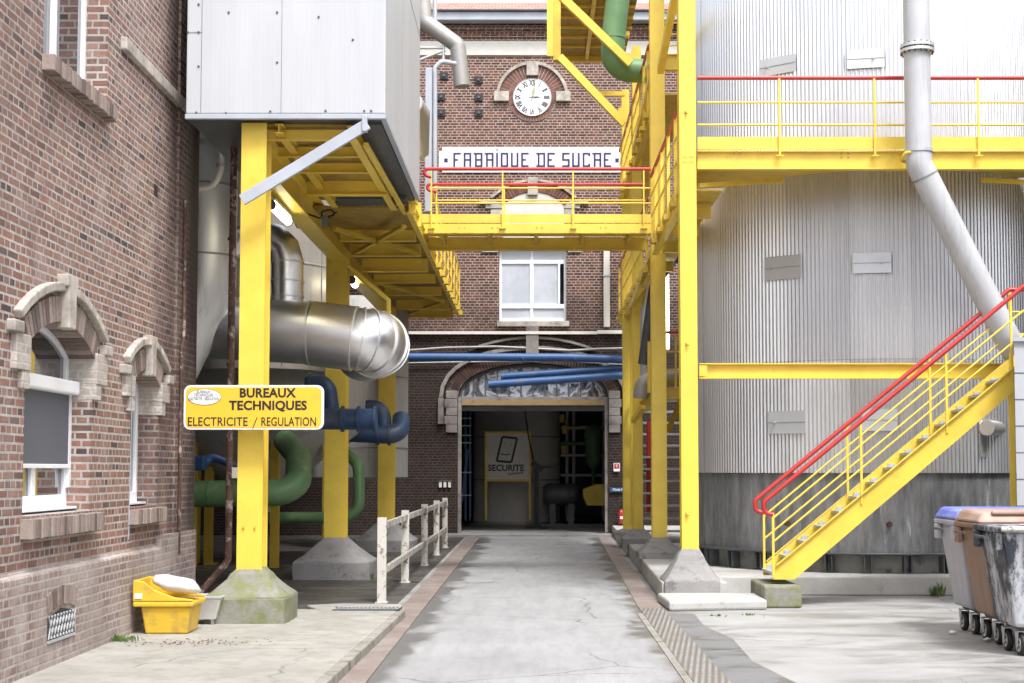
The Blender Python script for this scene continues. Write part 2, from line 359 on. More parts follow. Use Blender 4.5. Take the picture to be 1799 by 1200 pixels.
# road: pale concrete, wet fringe beside the channel plates
q = N('road_concrete'); sep = q.n('ShaderNodeSeparateXYZ'); q.l(q.obj(), sep.inputs[0])
dL = q.math('ADD', sep.outputs[0], 1.28); dR = q.math('SUBTRACT', q.math('MULTIPLY_ADD', sep.outputs[1], .01245, 1.177), sep.outputs[0])
e = q.math('MINIMUM', dL, dR); nn = q.noise(1.3, 7, .6, q.mapped((1.2,.8,1)), .5)
wm = q.ramp(q.math('MULTIPLY_ADD', q.math('SUBTRACT', nn, .5), 1.15, e), [(.12,1.0),(.30,0.0)])
w2 = q.ramp(q.noise(.75, 8, .66, q.mapped((.7,1,1))), [(.64,0.0),(.68,.8)])
wm = q.math('MAXIMUM', wm, w2)
c = q.mix(q.ramp(q.noise(.7, 8, .62), [(.3,0.0),(.7,1.0)]), (.29,.29,.29), (.385,.385,.385))
c = q.mix(q.math('MULTIPLY', q.ramp(q.noise(45,5,.7), [(.4,0.0),(.7,1.0)]), .22), c, (.22,.22,.22))
c = q.mix(q.ramp(q.noise(2.2, 8, .75, q.mapped((2.5,.35,1))), [(.44,0.0),(.7,.55)]), c, (.20,.198,.195))
v = q.n('ShaderNodeTexVoronoi', feature='DISTANCE_TO_EDGE'); v.inputs['Scale'].default_value = .42
wv = q.n('ShaderNodeVectorMath', operation='ADD'); nz = q.n('ShaderNodeTexNoise'); nz.inputs['Scale'].default_value = 2; nz.inputs['Detail'].default_value = 6
q.l(q.obj(), nz.inputs['Vector']); sc3 = q.n('ShaderNodeVectorMath', operation='SCALE'); sc3.inputs['Scale'].default_value = .3; q.l(nz.outputs['Color'], sc3.inputs[0]); q.l(q.obj(), wv.inputs[0]); q.l(sc3.outputs[0], wv.inputs[1]); q.l(wv.outputs[0], v.inputs['Vector'])
c = q.mix(q.math('MULTIPLY', q.ramp(v.outputs['Distance'], [(0,1.0),(.006,0.0)]), q.ramp(q.noise(.4,3), [(.42,0.0),(.5,.8)])), c, (.10,.10,.10))
c = q.mix(q.ramp(q.noise(5.5, 6, .75), [(.60,0.0),(.70,.45)]), c, (.19,.185,.18))
c = q.mix(wm, c, (.17,.166,.16))
q.set(c, q.math('MULTIPLY_ADD', wm, -.42, .72), 0, .4); q.bump(q.noise(50,5,.7), .25, .008); M['road'] = q.m
# channel plates: worn reddish steel
q = N('channel_plate'); sep = q.n('ShaderNodeSeparateXYZ'); q.l(q.obj(), sep.inputs[0])
d1 = q.math('SINE', q.math('MULTIPLY', q.math('ADD', sep.outputs[0], sep.outputs[1]), 2*math.pi/.045))
c = q.mix(q.ramp(q.noise(2.5,7,.7), [(.35,0.0),(.65,1.0)]), (.27,.205,.18), (.38,.335,.31))
q.set(c, .55, .3); q.bump(d1, .35, .006); M['plate'] = q.m
q = N('chequer_plate'); sep = q.n('ShaderNodeSeparateXYZ'); q.l(q.obj(), sep.inputs[0])
a1 = q.math('SUBTRACT', sep.outputs[0], q.math('MULTIPLY', sep.outputs[1], .13))
d1 = q.math('POWER', q.math('ABSOLUTE', q.math('SINE', q.math('MULTIPLY', a1, math.pi/.052))), 2)
c = q.mix(d1, (.22,.215,.21), (.47,.465,.455)); c = q.mix(q.ramp(q.noise(3,6,.7), [(.45,0.0),(.65,.6)]), c, (.27,.22,.19))
q.set(c, .45, .5); q.bump(d1, .6, .01); M['chequer'] = q.m
M['brick_facade'] = brick('dark_red_brick', [(0,(.085,.036,.027)),(.35,(.145,.058,.040)),(.7,(.21,.088,.060)),(1,(.09,.042,.035))], (.46,.40,.35),
    soot_shade=((.020,.016,.014), .60, .80, .86), mort=.0115, pale=((.55,.47,.42), .8, .6, .78, .35))
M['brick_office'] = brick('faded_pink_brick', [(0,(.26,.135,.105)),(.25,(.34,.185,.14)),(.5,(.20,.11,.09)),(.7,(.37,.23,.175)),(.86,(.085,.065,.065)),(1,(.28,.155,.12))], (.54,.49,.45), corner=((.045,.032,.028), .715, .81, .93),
    stain=((.16,.105,.09), .5, .48, .72, .6), pale=((.52,.46,.43), 1.3, .5, .8, .6), mort=.0115, rowh=.068, bw=.22)
M['brick_plinth'] = brick('limewashed_brick', [(0,(.30,.20,.18)),(.5,(.24,.17,.16)),(1,(.36,.27,.24))], (.50,.46,.42),
    stain=((.25,.20,.17), .7, .5, .75, .6), pale=((.55,.49,.46), 2.0, .42, .62, .75), mort=.012)
M['brick_pale'] = brick('pale_painted_brick', [(0,(.46,.40,.35)),(.5,(.54,.48,.42)),(1,(.38,.33,.29))], (.62,.58,.53), mort=.010, pale=((.6,.56,.5), 3, .5, .7, .5))
# bricks set on edge in arches, one tone per brick
q = N('arch_brick'); g = q.n('ShaderNodeNewGeometry')
c = q.ramp(g.outputs['Random Per Island'], [(0,(.16,.07,.05)),(.5,(.26,.115,.085)),(1,(.13,.07,.06))])
q.set(q.mix(.5, c, q.ramp(q.noise(25,5,.7),[(.3,.3),(.7,.7)]), 'OVERLAY'), .88, 0, .25); M['arch_brick'] = q.m
q = N('pale_arch_brick'); g = q.n('ShaderNodeNewGeometry')
c = q.ramp(g.outputs['Random Per Island'], [(0,(.20,.155,.135)),(.35,(.34,.275,.24)),(.7,(.25,.19,.165)),(1,(.13,.10,.09))])
q.set(q.mix(.5, c, q.ramp(q.noise(25,5,.7),[(.3,.3),(.7,.7)]), 'OVERLAY'), .88, 0, .25); M['arch_pale'] = q.m
q = N('sooty_arch_brick'); g = q.n('ShaderNodeNewGeometry')
c = q.ramp(g.outputs['Random Per Island'], [(0,(.055,.03,.025)),(.5,(.10,.05,.04)),(1,(.045,.03,.028))])
q.set(c, .88, 0, .25); M['arch_soot'] = q.m
M['plate_alu'] = pm('cover_plate_sheet', (.60,.62,.65), .5, .5, .06)
M['mortar'] = pm('mortar', (.50,.45,.40), .9, 0, .1, 8, spec=.2)
# roof tiles
q = N('roof_tiles'); sep = q.n('ShaderNodeSeparateXYZ'); q.l(q.obj(), sep.inputs[0])
b = q.n('ShaderNodeTexBrick'); cv = q.n('ShaderNodeCombineXYZ'); q.l(sep.outputs[0], cv.inputs[0]); q.l(sep.outputs[1], cv.inputs[1]); q.l(cv.outputs[0], b.inputs[0])
b.inputs['Scale'].default_value = 1; b.inputs['Brick Width'].default_value = .18; b.inputs['Row Height'].default_value = .22; b.inputs['Mortar Size'].default_value = .012
b.inputs['Color1'].default_value = (.34,.17,.13,1); b.inputs['Color2'].default_value = (.42,.24,.19,1); b.inputs['Mortar'].default_value = (.16,.09,.08,1)
q.set(b.outputs[0], .8); q.bump(b.outputs['Fac'], .6, .02); M['rooftile'] = q.m
# ceramic tile panel
q = N('ceramic_tiles'); sep = q.n('ShaderNodeSeparateXYZ'); q.l(q.obj(), sep.inputs[0])
b = q.n('ShaderNodeTexBrick'); cv = q.n('ShaderNodeCombineXYZ'); q.l(sep.outputs[0], cv.inputs[0]); q.l(sep.outputs[2], cv.inputs[1]); q.l(cv.outputs[0], b.inputs[0])
b.offset = 0; b.inputs['Scale'].default_value = 1; b.inputs['Brick Width'].default_value = .0362; b.inputs['Row Height'].default_value = .0386; b.inputs['Mortar Size'].default_value = .0035
b.inputs['Color1'].default_value = (.80,.80,.76,1); b.inputs['Color2'].default_value = (.72,.73,.69,1); b.inputs['Mortar'].default_value = (.48,.46,.42,1)
q.set(b.outputs[0], .25); M['ceramic'] = q.m
# ================================================================ SETTING
FY = 36.2      # facade plane
struct('ground', MB().box(-150, 150, -100, 200, -.3, 0), M['yard'])
struct('road', MB().prism([(-1.28,-3),(1.14,-3),(1.62,FY-.3),(-1.28,FY-.3)], 'z', .001, .006), M['road'])
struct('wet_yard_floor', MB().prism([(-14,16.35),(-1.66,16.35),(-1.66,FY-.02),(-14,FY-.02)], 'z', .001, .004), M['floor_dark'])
struct('wet_verge', MB().prism([(1.505,-3),(1.9,-3),(2.02,7),(1.95,9.2),(2.06,11),(1.9,12.4),(1.96,14),(1.82,15.2),(1.86,16.4),(1.552,16.6)], 'z', .001, .005), M['asphalt'])
pv = MB().prism([(-3.84,-3),(-1.66,-3),(-1.60,10.4),(-1.50,15.9),(-3.84,16.2)], 'z', 0, .10)
struct('pavement', pv, M['pave'], .02)
kb = MB()
y = -2.0
while y < 15.4:
    xk = -1.66 + .06*max(0, (y-8))/3.5 ; xk1 = -1.66 + .06*max(0, (y+1-8))/3.5
    kb.prism([(xk+.012, y+.01),(xk+.11, y+.01),(xk1+.11, y+.98),(xk1+.012, y+.98)], 'z', 0, .098); y += 1.0
struct('kerb', kb, M['kerb'], .012)
struct('channel_cover', MB().prism([(-1.53,-3),(-1.285,-3),(-1.285,FY-1.2),(-1.60,FY-1.2)], 'z', .002, .016), M['plate'])
struct('chequer_channel_cover', MB().prism([(1.20,-3),(1.50,-3),(1.55,17.0),(1.27,17.0)], 'z', .002, .016), M['chequer'])
struct('far_channel_cover', MB().prism([(1.27,17.02),(1.55,17.02),(1.90,FY-1.2),(1.62,FY-1.2)], 'z', .002, .014), M['plate'])
struct('channel_edging', MB().prism([(1.13,-3),(1.195,-3),(1.265,16.4),(1.20,16.4)], 'z', .002, .014), M['kerb'])
struct('threshold', MB().box(-2.2, 2.2, FY-.9, FY-.02, .003, .05), M['conc_grey'])
# platform under the tank
pl = MB().prism([(1.62,17.95),(2.45,17.95),(2.45,18.85),(12,18.85),(12,FY-.05),(2.02,FY-.05),(1.97,33)], 'z', .001, .25)
struct('tank_platform', pl, M['conc_white'], .02)
struct('low_ramp_slab', MB().prism([(1.60,16.75),(2.78,16.95),(2.80,17.9),(1.56,17.9)], 'z', .001, .12), M['conc_white'], .03)

# ---------------------------------------------------------------- walls with openings
def arcpts(al, ar, zs, rise, ell, n=14):
    c = (al+ar)/2; hw = (ar-al)/2; out = []
    if ell:
        for k in range(n+1):
            t = math.pi*(1-k/n); out.append((c + hw*math.cos(t), zs + rise*math.sin(t)**.9))
    else:
        r = (hw*hw + rise*rise)/(2*rise); a = math.asin(min(1, hw/r))
        for k in range(n+1):
            t = -a + 2*a*k/n; out.append((c + r*math.sin(t), zs + rise - r*(1-math.cos(t))))
    return out
def wall_open(mb, ax, a0, a1, z0, z1, t0, t1, ops):
    # ax 'y': wall spans X (prism along y);  ax 'x': wall spans Y (prism along x)
    cur = a0
    for (al, ar, zb, zs, rise, ell) in ops:
        mb.prism([(cur,z0),(al,z0),(al,z1),(cur,z1)], ax, t0, t1)
        if zb > z0: mb.prism([(al,z0),(ar,z0),(ar,zb),(al,zb)], ax, t0, t1)
        if rise > 0:
            P = arcpts(al, ar, zs, rise, ell)
            mb.prism(P + [(ar,z1),(al,z1)], ax, t0, t1)
        elif zs < z1: mb.prism([(al,zs),(ar,zs),(ar,z1),(al,z1)], ax, t0, t1)
        cur = ar
    mb.prism([(cur,z0),(a1,z0),(a1,z1),(cur,z1)], ax, t0, t1)
def arch_ring(mb, al, ar, zs, rise, ell, r0, r1, ax, t0, t1, step=.075, gap=.012, n=90):
    P = arcpts(al, ar, zs, rise, ell, n); L = [0]
    for i in range(n): L.append(L[-1] + math.hypot(P[i+1][0]-P[i][0], P[i+1][1]-P[i][1]))
    def smp(s):
        s = max(0, min(L[-1]-1e-6, s)); i = max(k for k in range(n) if L[k] <= s); t = (s-L[i])/(L[i+1]-L[i])
        p = (P[i][0]*(1-t)+P[i+1][0]*t, P[i][1]*(1-t)+P[i+1][1]*t); d = (P[i+1][0]-P[i][0], P[i+1][1]-P[i][1]); q_ = math.hypot(*d)
        return p, (-d[1]/q_, d[0]/q_)
    k = max(1, int(L[-1]/step)); st = L[-1]/k
    for i in range(k):
        (p, a), (p2, b) = smp(i*st+gap/2), smp((i+1)*st-gap/2)
        if gap == 0 and i < k-1: (p2, b) = smp((i+1)*st)
        mb.prism([(p[0]+a[0]*r0,p[1]+a[1]*r0),(p2[0]+b[0]*r0,p2[1]+b[1]*r0),(p2[0]+b[0]*r1,p2[1]+b[1]*r1),(p[0]+a[0]*r1,p[1]+a[1]*r1)], ax, t0, t1)

# ================================================================ FACTORY (clock facade)
fac = thing('factory_building', 'dark red brick factory facade with clock, tiled name panel and arched gateway', 'factory', (0, FY, 0))
GL, GR = gx(804, FY), gx(1069, FY)
wl, wr = gx(877, FY, 500), gx(995, FY, 500); wz0, wz1 = gz(564, FY), gz(432, FY)
GZS, GZT = gz(697, FY), gz(638, FY)
ztop = gz(98, FY)
m = MB()
wall_open(m, 'y', -9, 9, 0, 4.9, FY, FY+.5, [(GL, GR, 0, GZS, GZT-GZS, True)])
wall_open(m, 'y', -9, 9, 4.9, ztop, FY, FY+.5, [(wl, wr, wz0, wz1, 0, False)])
m.build('wall', M['brick_facade'], fac)
# stone band, corbelled cornice
B(-9, 9, FY-.05, FY+.5, ztop, gz(73, FY)).build('stone_band', M['white_stone'], fac, .01)
m = MB(); zb = gz(73, FY)
for i, (h, pr) in enumerate([(.10,.03),(.07,.08),(.09,.04),(.07,.10),(.10,.06),(.08,.13),(.08,.18)]):
    m.box(-9, 9, FY-pr, FY+.5, zb, zb+h); zb += h
m.build('cornice', M['brick_facade'], fac)
zg = gz(44, FY)
gut = B(-9, 9, FY-.42, FY-.06, zg, zg+.22).build('gutter', M['grey_paint'], fac, .02)
B(-9, 9, FY-.5, FY-.38, zg+.225, zg+.26).build('gutter_lip', M['dark_steel'], fac)
zr0, zr1 = gz(27, FY-.3), gz(4, FY+2.2)
rf = MB().prism([(FY-.36, zr0-.04),(FY+2.2, zr1),(FY+5.5, zr1-1.6),(FY-.30, zr0-.09)], 'x', -9, 9).build('roof', M['rooftile'], fac)
B(-9, 9, FY+2.1, FY+2.35, zr1-.06, zr1+.10).build('ridge', M['galv'], fac)
# blind arch above footbridge
bl, br = gx(884, FY, 370), gx(991, FY, 370); bz0 = gz(430, FY); bzs = gz(362, FY); bzt = gz(338, FY)
m = MB(); P = arcpts(bl, br, bzs, bzt-bzs, False); m.prism([(bl, bz0+.12)] + P + [(br, bz0+.12)], 'y', FY-.03, FY+.02)
m.build('blind_arch_panel', M['white_stone'], fac)
m = MB(); arch_ring(m, bl-.02, br+.02, bzs, bzt-bzs, False, .01, .24, 'y', FY-.06, FY+.02); m.build('blind_arch_bricks', M['arch_brick'], fac)
m = MB(); arch_ring(m, bl-.1, br+.1, bzs, bzt-bzs+.02, False, .26, .32, 'y', FY-.10, FY+.02, .3, 0)
m.box(bl-.62, bl-.30, FY-.10, FY+.01, bzs+.05, bzs+.13).box(br+.30, br+.62, FY-.10, FY+.01, bzs+.05, bzs+.13)
m.build('hood_mould', M['stone'], fac, .005)
m = MB(); pbox(m, 927, 311, 945, 342, FY-.13, .15)
for a, b in ((853, 884), (991, 1019)):
    pbox(m, a, 352, b, 366, FY-.05, .07); pbox(m, a+(9 if a<900 else 0), 368, b-(0 if a<900 else 9), 382, FY-.05, .07)
for a, b, c, d in ((838, 427, 1032, 434), (846, 434, 875, 443), (998, 434, 1022, 443)): pbox(m, a, b, c, d, FY-.05, .07)
m.build('dressed_stone', M['stone'], fac, .006)
# office window
wn = MB(); t = .06; yF = FY + .12
wn.box(wl, wl+t, yF, yF+.07, wz0, wz1).box(wr-t, wr, yF, yF+.07, wz0, wz1).box(wl+t, wr-t, yF, yF+.07, wz0, wz0+t*1.3).box(wl+t, wr-t, yF, yF+.07, wz1-t, wz1)
zt = gz(459, FY); zm = gz(537, FY); xm = gx(934, FY, 500)
wn.box(wl+t, wr-t, yF-.01, yF+.07, zt-.05, zt+.05).box(wl+t, wr-t, yF-.012, yF+.07, zm-.06, zm+.05)
wn.box(xm-.035, xm+.035, yF-.005, yF+.06, wz0+t, zm-.06).box(xm-.05, xm+.05, yF-.005, yF+.06, zm+.05, zt-.05).box(xm-.03, xm+.03, yF-.005, yF+.06, zt+.05, wz1-t)
sx_ = gx(984, FY, 500); wn.box(sx_-.05, sx_, yF-.02, yF+.05, zm+.05, zt-.05)
wf = wn.build('window', M['upvc'], fac, .006)
B(wl+t, xm, yF+.03, yF+.035, wz0+t, wz1-t).build('pane', M['glass_pale'], wf)
m = B(xm+.001, wr-t, yF+.03, yF+.035, zt, wz1-t); m.box(xm+.001, wr-t, yF+.03, yF+.035, wz0+t, zm); m.box(xm+.001, sx_, yF+.03, yF+.035, zm, zt); m.build('pane', M['glass_pale'], wf)
m = MB()   # things standing inside on the sill, and the room
pbox(m, 897, 521, 917, 535, yF+.3, .1); pbox(m, 954, 513, 966, 535, yF+.3, .1)
B(wl-.3, wr+.3, yF+.9, yF+.95, wz0-.2, wz1+.2).build('room_blind', M['screen'], wf)
m = MB(); pbox(m, 873, 564, 1000, 573, FY-.09, .25); m.build('window_sill', M['stone'], fac, .01)
# gateway arch
m = MB(); arch_ring(m, GL, GR, GZS, GZT-GZS, True, .01, .22, 'y', FY-.03, FY+.1); arch_ring(m, GL, GR, GZS, GZT-GZS, True, .235, .33, 'y', FY-.035, FY+.1)
m.build('gate_arch_bricks', M['arch_soot'], fac)
m = MB(); arch_ring(m, GL, GR, GZS, GZT-GZS, True, .0, .34, 'y', FY-.018, FY+.09, .2, 0); m.build('gate_arch_mortar', M['soot_stone'], fac)
m = MB(); arch_ring(m, GL-.02, GR+.02, GZS-.03, GZT-GZS, True, .36, .46, 'y', FY-.12, FY+.1, .16, 0)
for s, xx in ((-1, GL), (1, GR)):
    x0, x1 = sorted((xx+s*.36, xx+s*.50)); m.box(x0, x1, FY-.12, FY+.02, gz(745, FY), GZS-.03)
    x0, x1 = sorted((xx+s*.01, xx+s*.34)); 
    for k in range(5): m.box(x0 + (.0 if k%2 else .04)*(s<0), x1 - (.0 if k%2 else .04)*(s>0), FY-.06, FY+.02, gz(760, FY)+k*.215, gz(760, FY)+k*.215+.205)
kz = gz(612, FY); m.box(-.16, .16, FY-.16, FY+.05, GZT+.02, kz+.55)
m.build('gate_hood_stone', M['soot_stone'], fac, .01)
m = MB(); arch_ring(m, -1.6, 1.6, GZT+.28, .32, False, .02, .08, 'y', FY-.10, FY+.02, .3, 0); m.build('upper_hood_mould', M['soot_stone'], fac)
# gate frame, fanlight, roller box
lz1, lz0 = gz(697, FY), gz(703, FY)
m = MB(); m.box(GL, GL+.09, FY+.06, FY+.16, .05, lz1).box(GR-.09, GR, FY+.06, FY+.16, .05, lz1).box(GL+.09, GR-.09, FY+.06, FY+.16, lz0-.02, lz1)
gf = m.build('gate_frame', M['soot_stone'], fac, .008)
m = MB(); pbox(m, 811, 703, 1062, 712, FY+.05, .1); m.build('lintel_board', M['lintel'], fac)
m = MB(); pbox(m, 806, 713, 1066, 722, FY+.14, .25); m.build('roller_shutter_box', M['dark_steel'], fac, .01)
m = MB(); P = arcpts(GL+.02, GR-.02, GZS, GZT-GZS-.02, True, 30); P2 = arcpts(GL+.09, GR-.09, GZS, GZT-GZS-.1, True, 30)
for i in range(30): m.prism([P[i], P[i+1], P2[i+1], P2[i]], 'y', FY+.10, FY+.16)
nb = 12
for k in range(1, nb):
    xx = GL+.09 + (GR-GL-.18)*k/nb; c_ = (GL+GR)/2; hw = (GR-GL)/2-.09
    zz = GZS + (GZT-GZS-.1)*math.sin(math.acos(max(-1,min(1,(xx-c_)/hw))))**.9; m.box(xx-.018, xx+.018, FY+.11, FY+.15, lz1, zz)
fl = m.build('fanlight', M['dark_steel'], fac)
q = N('rippled_glass'); q.set((.10,.11,.13), .05, 0, 1.0); q.b.inputs['Coat Weight'].default_value = 1
cv = q.n('ShaderNodeTexVoronoi'); cv.inputs['Scale'].default_value = 3.5; q.l(q.obj(), cv.inputs['Vector'])
q.set(q.ramp(q.noise(1.6, 2, .5, None, 1.6), [(.38,(.02,.022,.03)),(.46,(.05,.055,.07)),(.51,(.34,.36,.41)),(.56,(.30,.32,.37)),(.60,(.03,.035,.05))])); q.bump(q.noise(6,2), .5, .03); M['glass_ripple'] = q.m  # pale bands paint sky reflections into the dark glass
m = MB(); m.prism([(GL+.05, lz1)] + P2 + [(GR-.05, lz1)], 'y', FY+.125, FY+.13); m.build('fanlight_glass', M['glass_ripple'], fl)
# small fixtures of the facade
m = MB()
for (px, py) in ((780,133),(841,140),(775,170),(841,171),(775,198),(841,198)):
    t_ = thing('wall_anchor_plate', None, 'anchor plate', at(px, py, FY-.05), 'six black tie plates left of the clock')
    side = 'left' if px < 800 else 'right'; row = {133:'top',140:'top',170:'middle',171:'middle',198:'bottom'}[py]
    t_['label'] = 'black square anchor plate on the facade, %s of the %s hand three by the clock' % (row, side)
    pbox(MB(), px-7, py-6.5, px+7, py+6.5, FY-.05, .06).build('plate', M['black'], t_, .01)
    p = at(px, py, FY-.05); MB().tube([p, p+Vector((0,-.05,0))], .035, 8).build('nut', M['dark_steel'], t_)
# tiled name panel
np_ = thing('name_panel', 'long white glazed tile panel reading FABRIQUE DE SUCRE in blue tiles under the clock', 'sign', at(935, 281, FY-.03))
m = MB(); pbox(m, 777, 258, 1108, 303, FY-.03, .05); pbox(m, 771, 265.5, 776.8, 298, FY-.03, .05); m.build('tile_field', M['ceramic'], np_)
ROW = {'F': ['11111','1','1','1','111','1','1','1','1'], 'A': ['11111','10001','10001','10001','11111','10001','10001','10001','10001'],
 'B': ['111111','010001','010001','010001','011111','010001','010001','010001','011111'], 'R': ['111111','010001','010001','010001','011111','010001','010001','010001','010001'],
 'I': ['1']*9, 'Q': ['11111']+['10001']*7+['11111'], 'U': ['10001']*8+['11111'], 'E': ['11111','1','1','1','111','1','1','1','11111'],
 'D': ['111111']+['010001']*7+['111111'], 'S': ['11111','1','1','1','11111','00001','00001','00001','11111'], 'C': ['11111','10001','1','1','1','1','1','10001','11111']}
cw, chh = 2.5, 2.72; x_prev = None
for ch, px in zip('FABRIQUEDESUCRE', (796.8,815,832.3,851.8,872,880,898,916,942.5,962,988,1005.5,1024,1041,1061)):
    m = MB()
    for r_, row in enumerate(ROW[ch]):
        c0 = None
        for c_ in range(len(row)+1):
            on = c_ < len(row) and row[c_] == '1'
            if on and c0 is None: c0 = c_
            if not on and c0 is not None:
                pbox(m, px+c0*cw-.3, 268.5+r_*chh, px+c_*cw+.3, 268.7+(r_+1)*chh, FY-.036-.0002*r_, .005); c0 = None
    if ch == 'I': pbox(m, px, 262, px+2.5, 264.8, FY-.036, .005)
    m.build('letter', M['navy'], np_)
for px in (780.3, 1081): m = MB(); pbox(m, px, 278.5, px+6.2, 285, FY-.036, .005); m.build('square_dot', M['navy'], np_)
# clock
cc = at(935, 172, FY); cr = .475
ck = thing('wall_clock', 'round white clock with Roman numerals set in the brick gable', 'clock', (cc.x, FY, cc.z))
MB().tube([(cc.x, FY-.02, cc.z), (cc.x, FY-.07, cc.z)], cr, 64, smooth=False).build('dial', M['dial'], ck)
m = MB()
ring = [(cc.x + (cr+.01)*math.cos(a), FY-.07, cc.z + (cr+.01)*math.sin(a)) for a in [2*math.pi*i/64 for i in range(65)]]
m.tube(ring, .012, 6, caps=False); m.build('bezel', M['galv'], ck)
m = MB()
for k in range(60):
    a = 2*math.pi*k/60; s_, c_ = math.sin(a), math.cos(a); r0 = cr*.90; r1 = cr*.94
    m.bar((cc.x+s_*r0, FY-.0725, cc.z+c_*r0), (cc.x+s_*r1, FY-.0725, cc.z+c_*r1), .012 if k%5 else .022, .003, (0,1,0))
m.build('minute_marks', M['ink'], ck)
for k, s_ in enumerate(['XII','I','II','III','IIII','V','VI','VII','VIII','IX','X','XI']):
    a = 2*math.pi*k/12
    text('numeral', s_, M['ink'], (cc.x+math.sin(a)*cr*.77, FY-.073, cc.z+math.cos(a)*cr*.77), .20, ck, .62, .007, rot=(R(90), a, 0))
a = R(13); d = Vector((math.sin(a), 0, math.cos(a))); c3 = Vector((cc.x, FY-.085, cc.z)); n_ = Vector((d.z, 0, -d.x))
def hand(d, L, wd, tail):
    n_ = Vector((d.z,0,-d.x)); pts = [c3-d*tail-n_*wd*.5, c3-d*tail+n_*wd*.5, c3+n_*wd*.4, c3+d*L*.35+n_*wd, c3+d*L*.6+n_*wd*.45, c3+d*L, c3+d*L*.6-n_*wd*.45, c3+d*L*.35-n_*wd, c3-n_*wd*.4]
    return MB().prism([(p.x, p.z) for p in pts], 'y', FY-.088, FY-.082)
hand(d, cr*.86, .038, .10).build('minute_hand', M['gold'], ck)
m = hand(Vector((1,0,.015)).normalized(), cr*.62, .022, .09); m.build('hour_hand', M['dark_steel'], ck)
m = MB(); arch_ring(m, cc.x-cr-.02, cc.x+cr+.02, cc.z, cr+.02, True, 0, .01, 'y', FY-.03, FY+.01)
m = MB()
for k in range(52):
    a = 2*math.pi*k/52
    for (r0, r1) in (((cr+.03, cr+.13),) if math.sin(a) < .02 else ((cr+.03, cr+.13), (cr+.14, cr+.37))):
        h = .5*2*math.pi/52*.78
        if r1 > cr+.2:
            for hh in (-h/2, h/2):
                aa = a+hh; g = h*.42
                m.prism([(cc.x+r0*math.cos(aa-g), cc.z+r0*math.sin(aa-g)), (cc.x+r0*math.cos(aa+g), cc.z+r0*math.sin(aa+g)), (cc.x+r1*math.cos(aa+g), cc.z+r1*math.sin(aa+g)), (cc.x+r1*math.cos(aa-g), cc.z+r1*math.sin(aa-g))], 'y', FY-.035, FY+.01)
        else: m.prism([(cc.x+r0*math.cos(a-h), cc.z+r0*math.sin(a-h)), (cc.x+r0*math.cos(a+h), cc.z+r0*math.sin(a+h)), (cc.x+r1*math.cos(a+h), cc.z+r1*math.sin(a+h)), (cc.x+r1*math.cos(a-h), cc.z+r1*math.sin(a-h))], 'y', FY-.035, FY+.01)
m.build('clock_surround_bricks', M['arch_brick'], fac)
m = MB().tube([(cc.x, FY+.01, cc.z), (cc.x, FY-.022, cc.z)], cr+.145, 64, smooth=False); m.prism([(cc.x+(cr+.375)*math.cos(math.pi*i/32), cc.z+(cr+.375)*math.sin(math.pi*i/32)) for i in range(33)], 'y', FY+.01, FY-.019); m.build('clock_surround_mortar', M['mortar'], fac)
m = MB(); n = 40
for i in range(n):
    a0 = math.pi*(i)/n*.94+.03*math.pi; a1 = math.pi*(i+1)/n*.94+.03*math.pi
    m.prism([(cc.x+r_*math.cos(a), cc.z+r_*math.sin(a)) for r_, a in ((cr+.38,a0),(cr+.46,a0),(cr+.46,a1),(cr+.38,a1))], 'y', FY-.10, FY+.01)
pbox(m, 925, 107, 946, 132, FY-.14, .15); pbox(m, 868, 160, 894, 177, FY-.11, .12); pbox(m, 977, 160, 1002, 177, FY-.11, .12)
m.build('clock_hood_mould', M['stone'], fac, .008)
# drainpipe, cable tray, pipes on the facade
t_ = thing('downpipe', 'cream square drainpipe on the facade right of the office window', 'drainpipe', at(1066, 575, FY))
m = MB(); pbox(m, 1060.5, 428, 1071.5, 574, FY-.14, .11); m.build('pipe', M['cream'], t_, .01)
m = MB(); pbox(m, 1059, 482, 1073, 485, FY-.16, .14); pbox(m, 1059, 428, 1073, 431, FY-.16, .14); m.build('bracket', M['galv'], t_)
t_ = thing('cable_tray', 'grey cable tray running level across the brickwork below the office window', 'cable tray', at(935, 584, FY))
m = MB(); pbox(m, 700, 582, 1049, 587, FY-.18, .16); m.build('tray', M['cream'], t_); m = MB(); pbox(m, 1049.3, 580, 1095, 586, FY-.18, .16); m.build('tray', M['cream'], t_)
p = [at(x_, y_, FY-.12) for x_, y_ in ((700,617),(780,611),(870,609),(935,612),(1000,616),(1050,613),(1095,612))]
tag(MB().tube(fillet(p, 1), .03, 8).build('conduit', M['duct_grey']), 'thin sagging pale conduit just above the long blue pipe', 'conduit')
p = [at(x_, y_, FY-.10) for x_, y_ in ((705,638),(880,635),(1000,634),(1095,641))]
tag(MB().tube(p, .022, 8).build('conduit', M['duct_grey']), 'thin straight grey conduit just below the long blue pipe', 'conduit')
def bpipe(label, pts, r, Y, joints):
    t_ = thing('blue_pipe', label, 'pipe', at(*pts[0], Y)); P = [at(a, b, Y) for a, b in pts]
    MB().tube(P, r, 20).build('pipe', M['blue'], t_); m = MB()
    for j in joints:
        c = P[0].lerp(P[-1], j); d = (P[-1]-P[0]).normalized()*.012; m.tube([c-d, c+d], r+.006, 20)
    m.build('joint', M['blue'], t_); return t_
bpipe('longest blue pipe, running level in front of the gateway arch', [(640,627),(1000,628),(1104,632)], .10, FY-1.0, (.2,.4,.6,.8,.92))
bpipe('upper of the two slanting blue pipes crossing the gateway fanlight', [(880,661.5),(1104,645.5)], .088, FY-.9, (.3,.65))
bpipe('lower of the two slanting blue pipes crossing the gateway fanlight', [(858,675.5),(1104,659)], .095, FY-1.1, (.05,.35,.7))
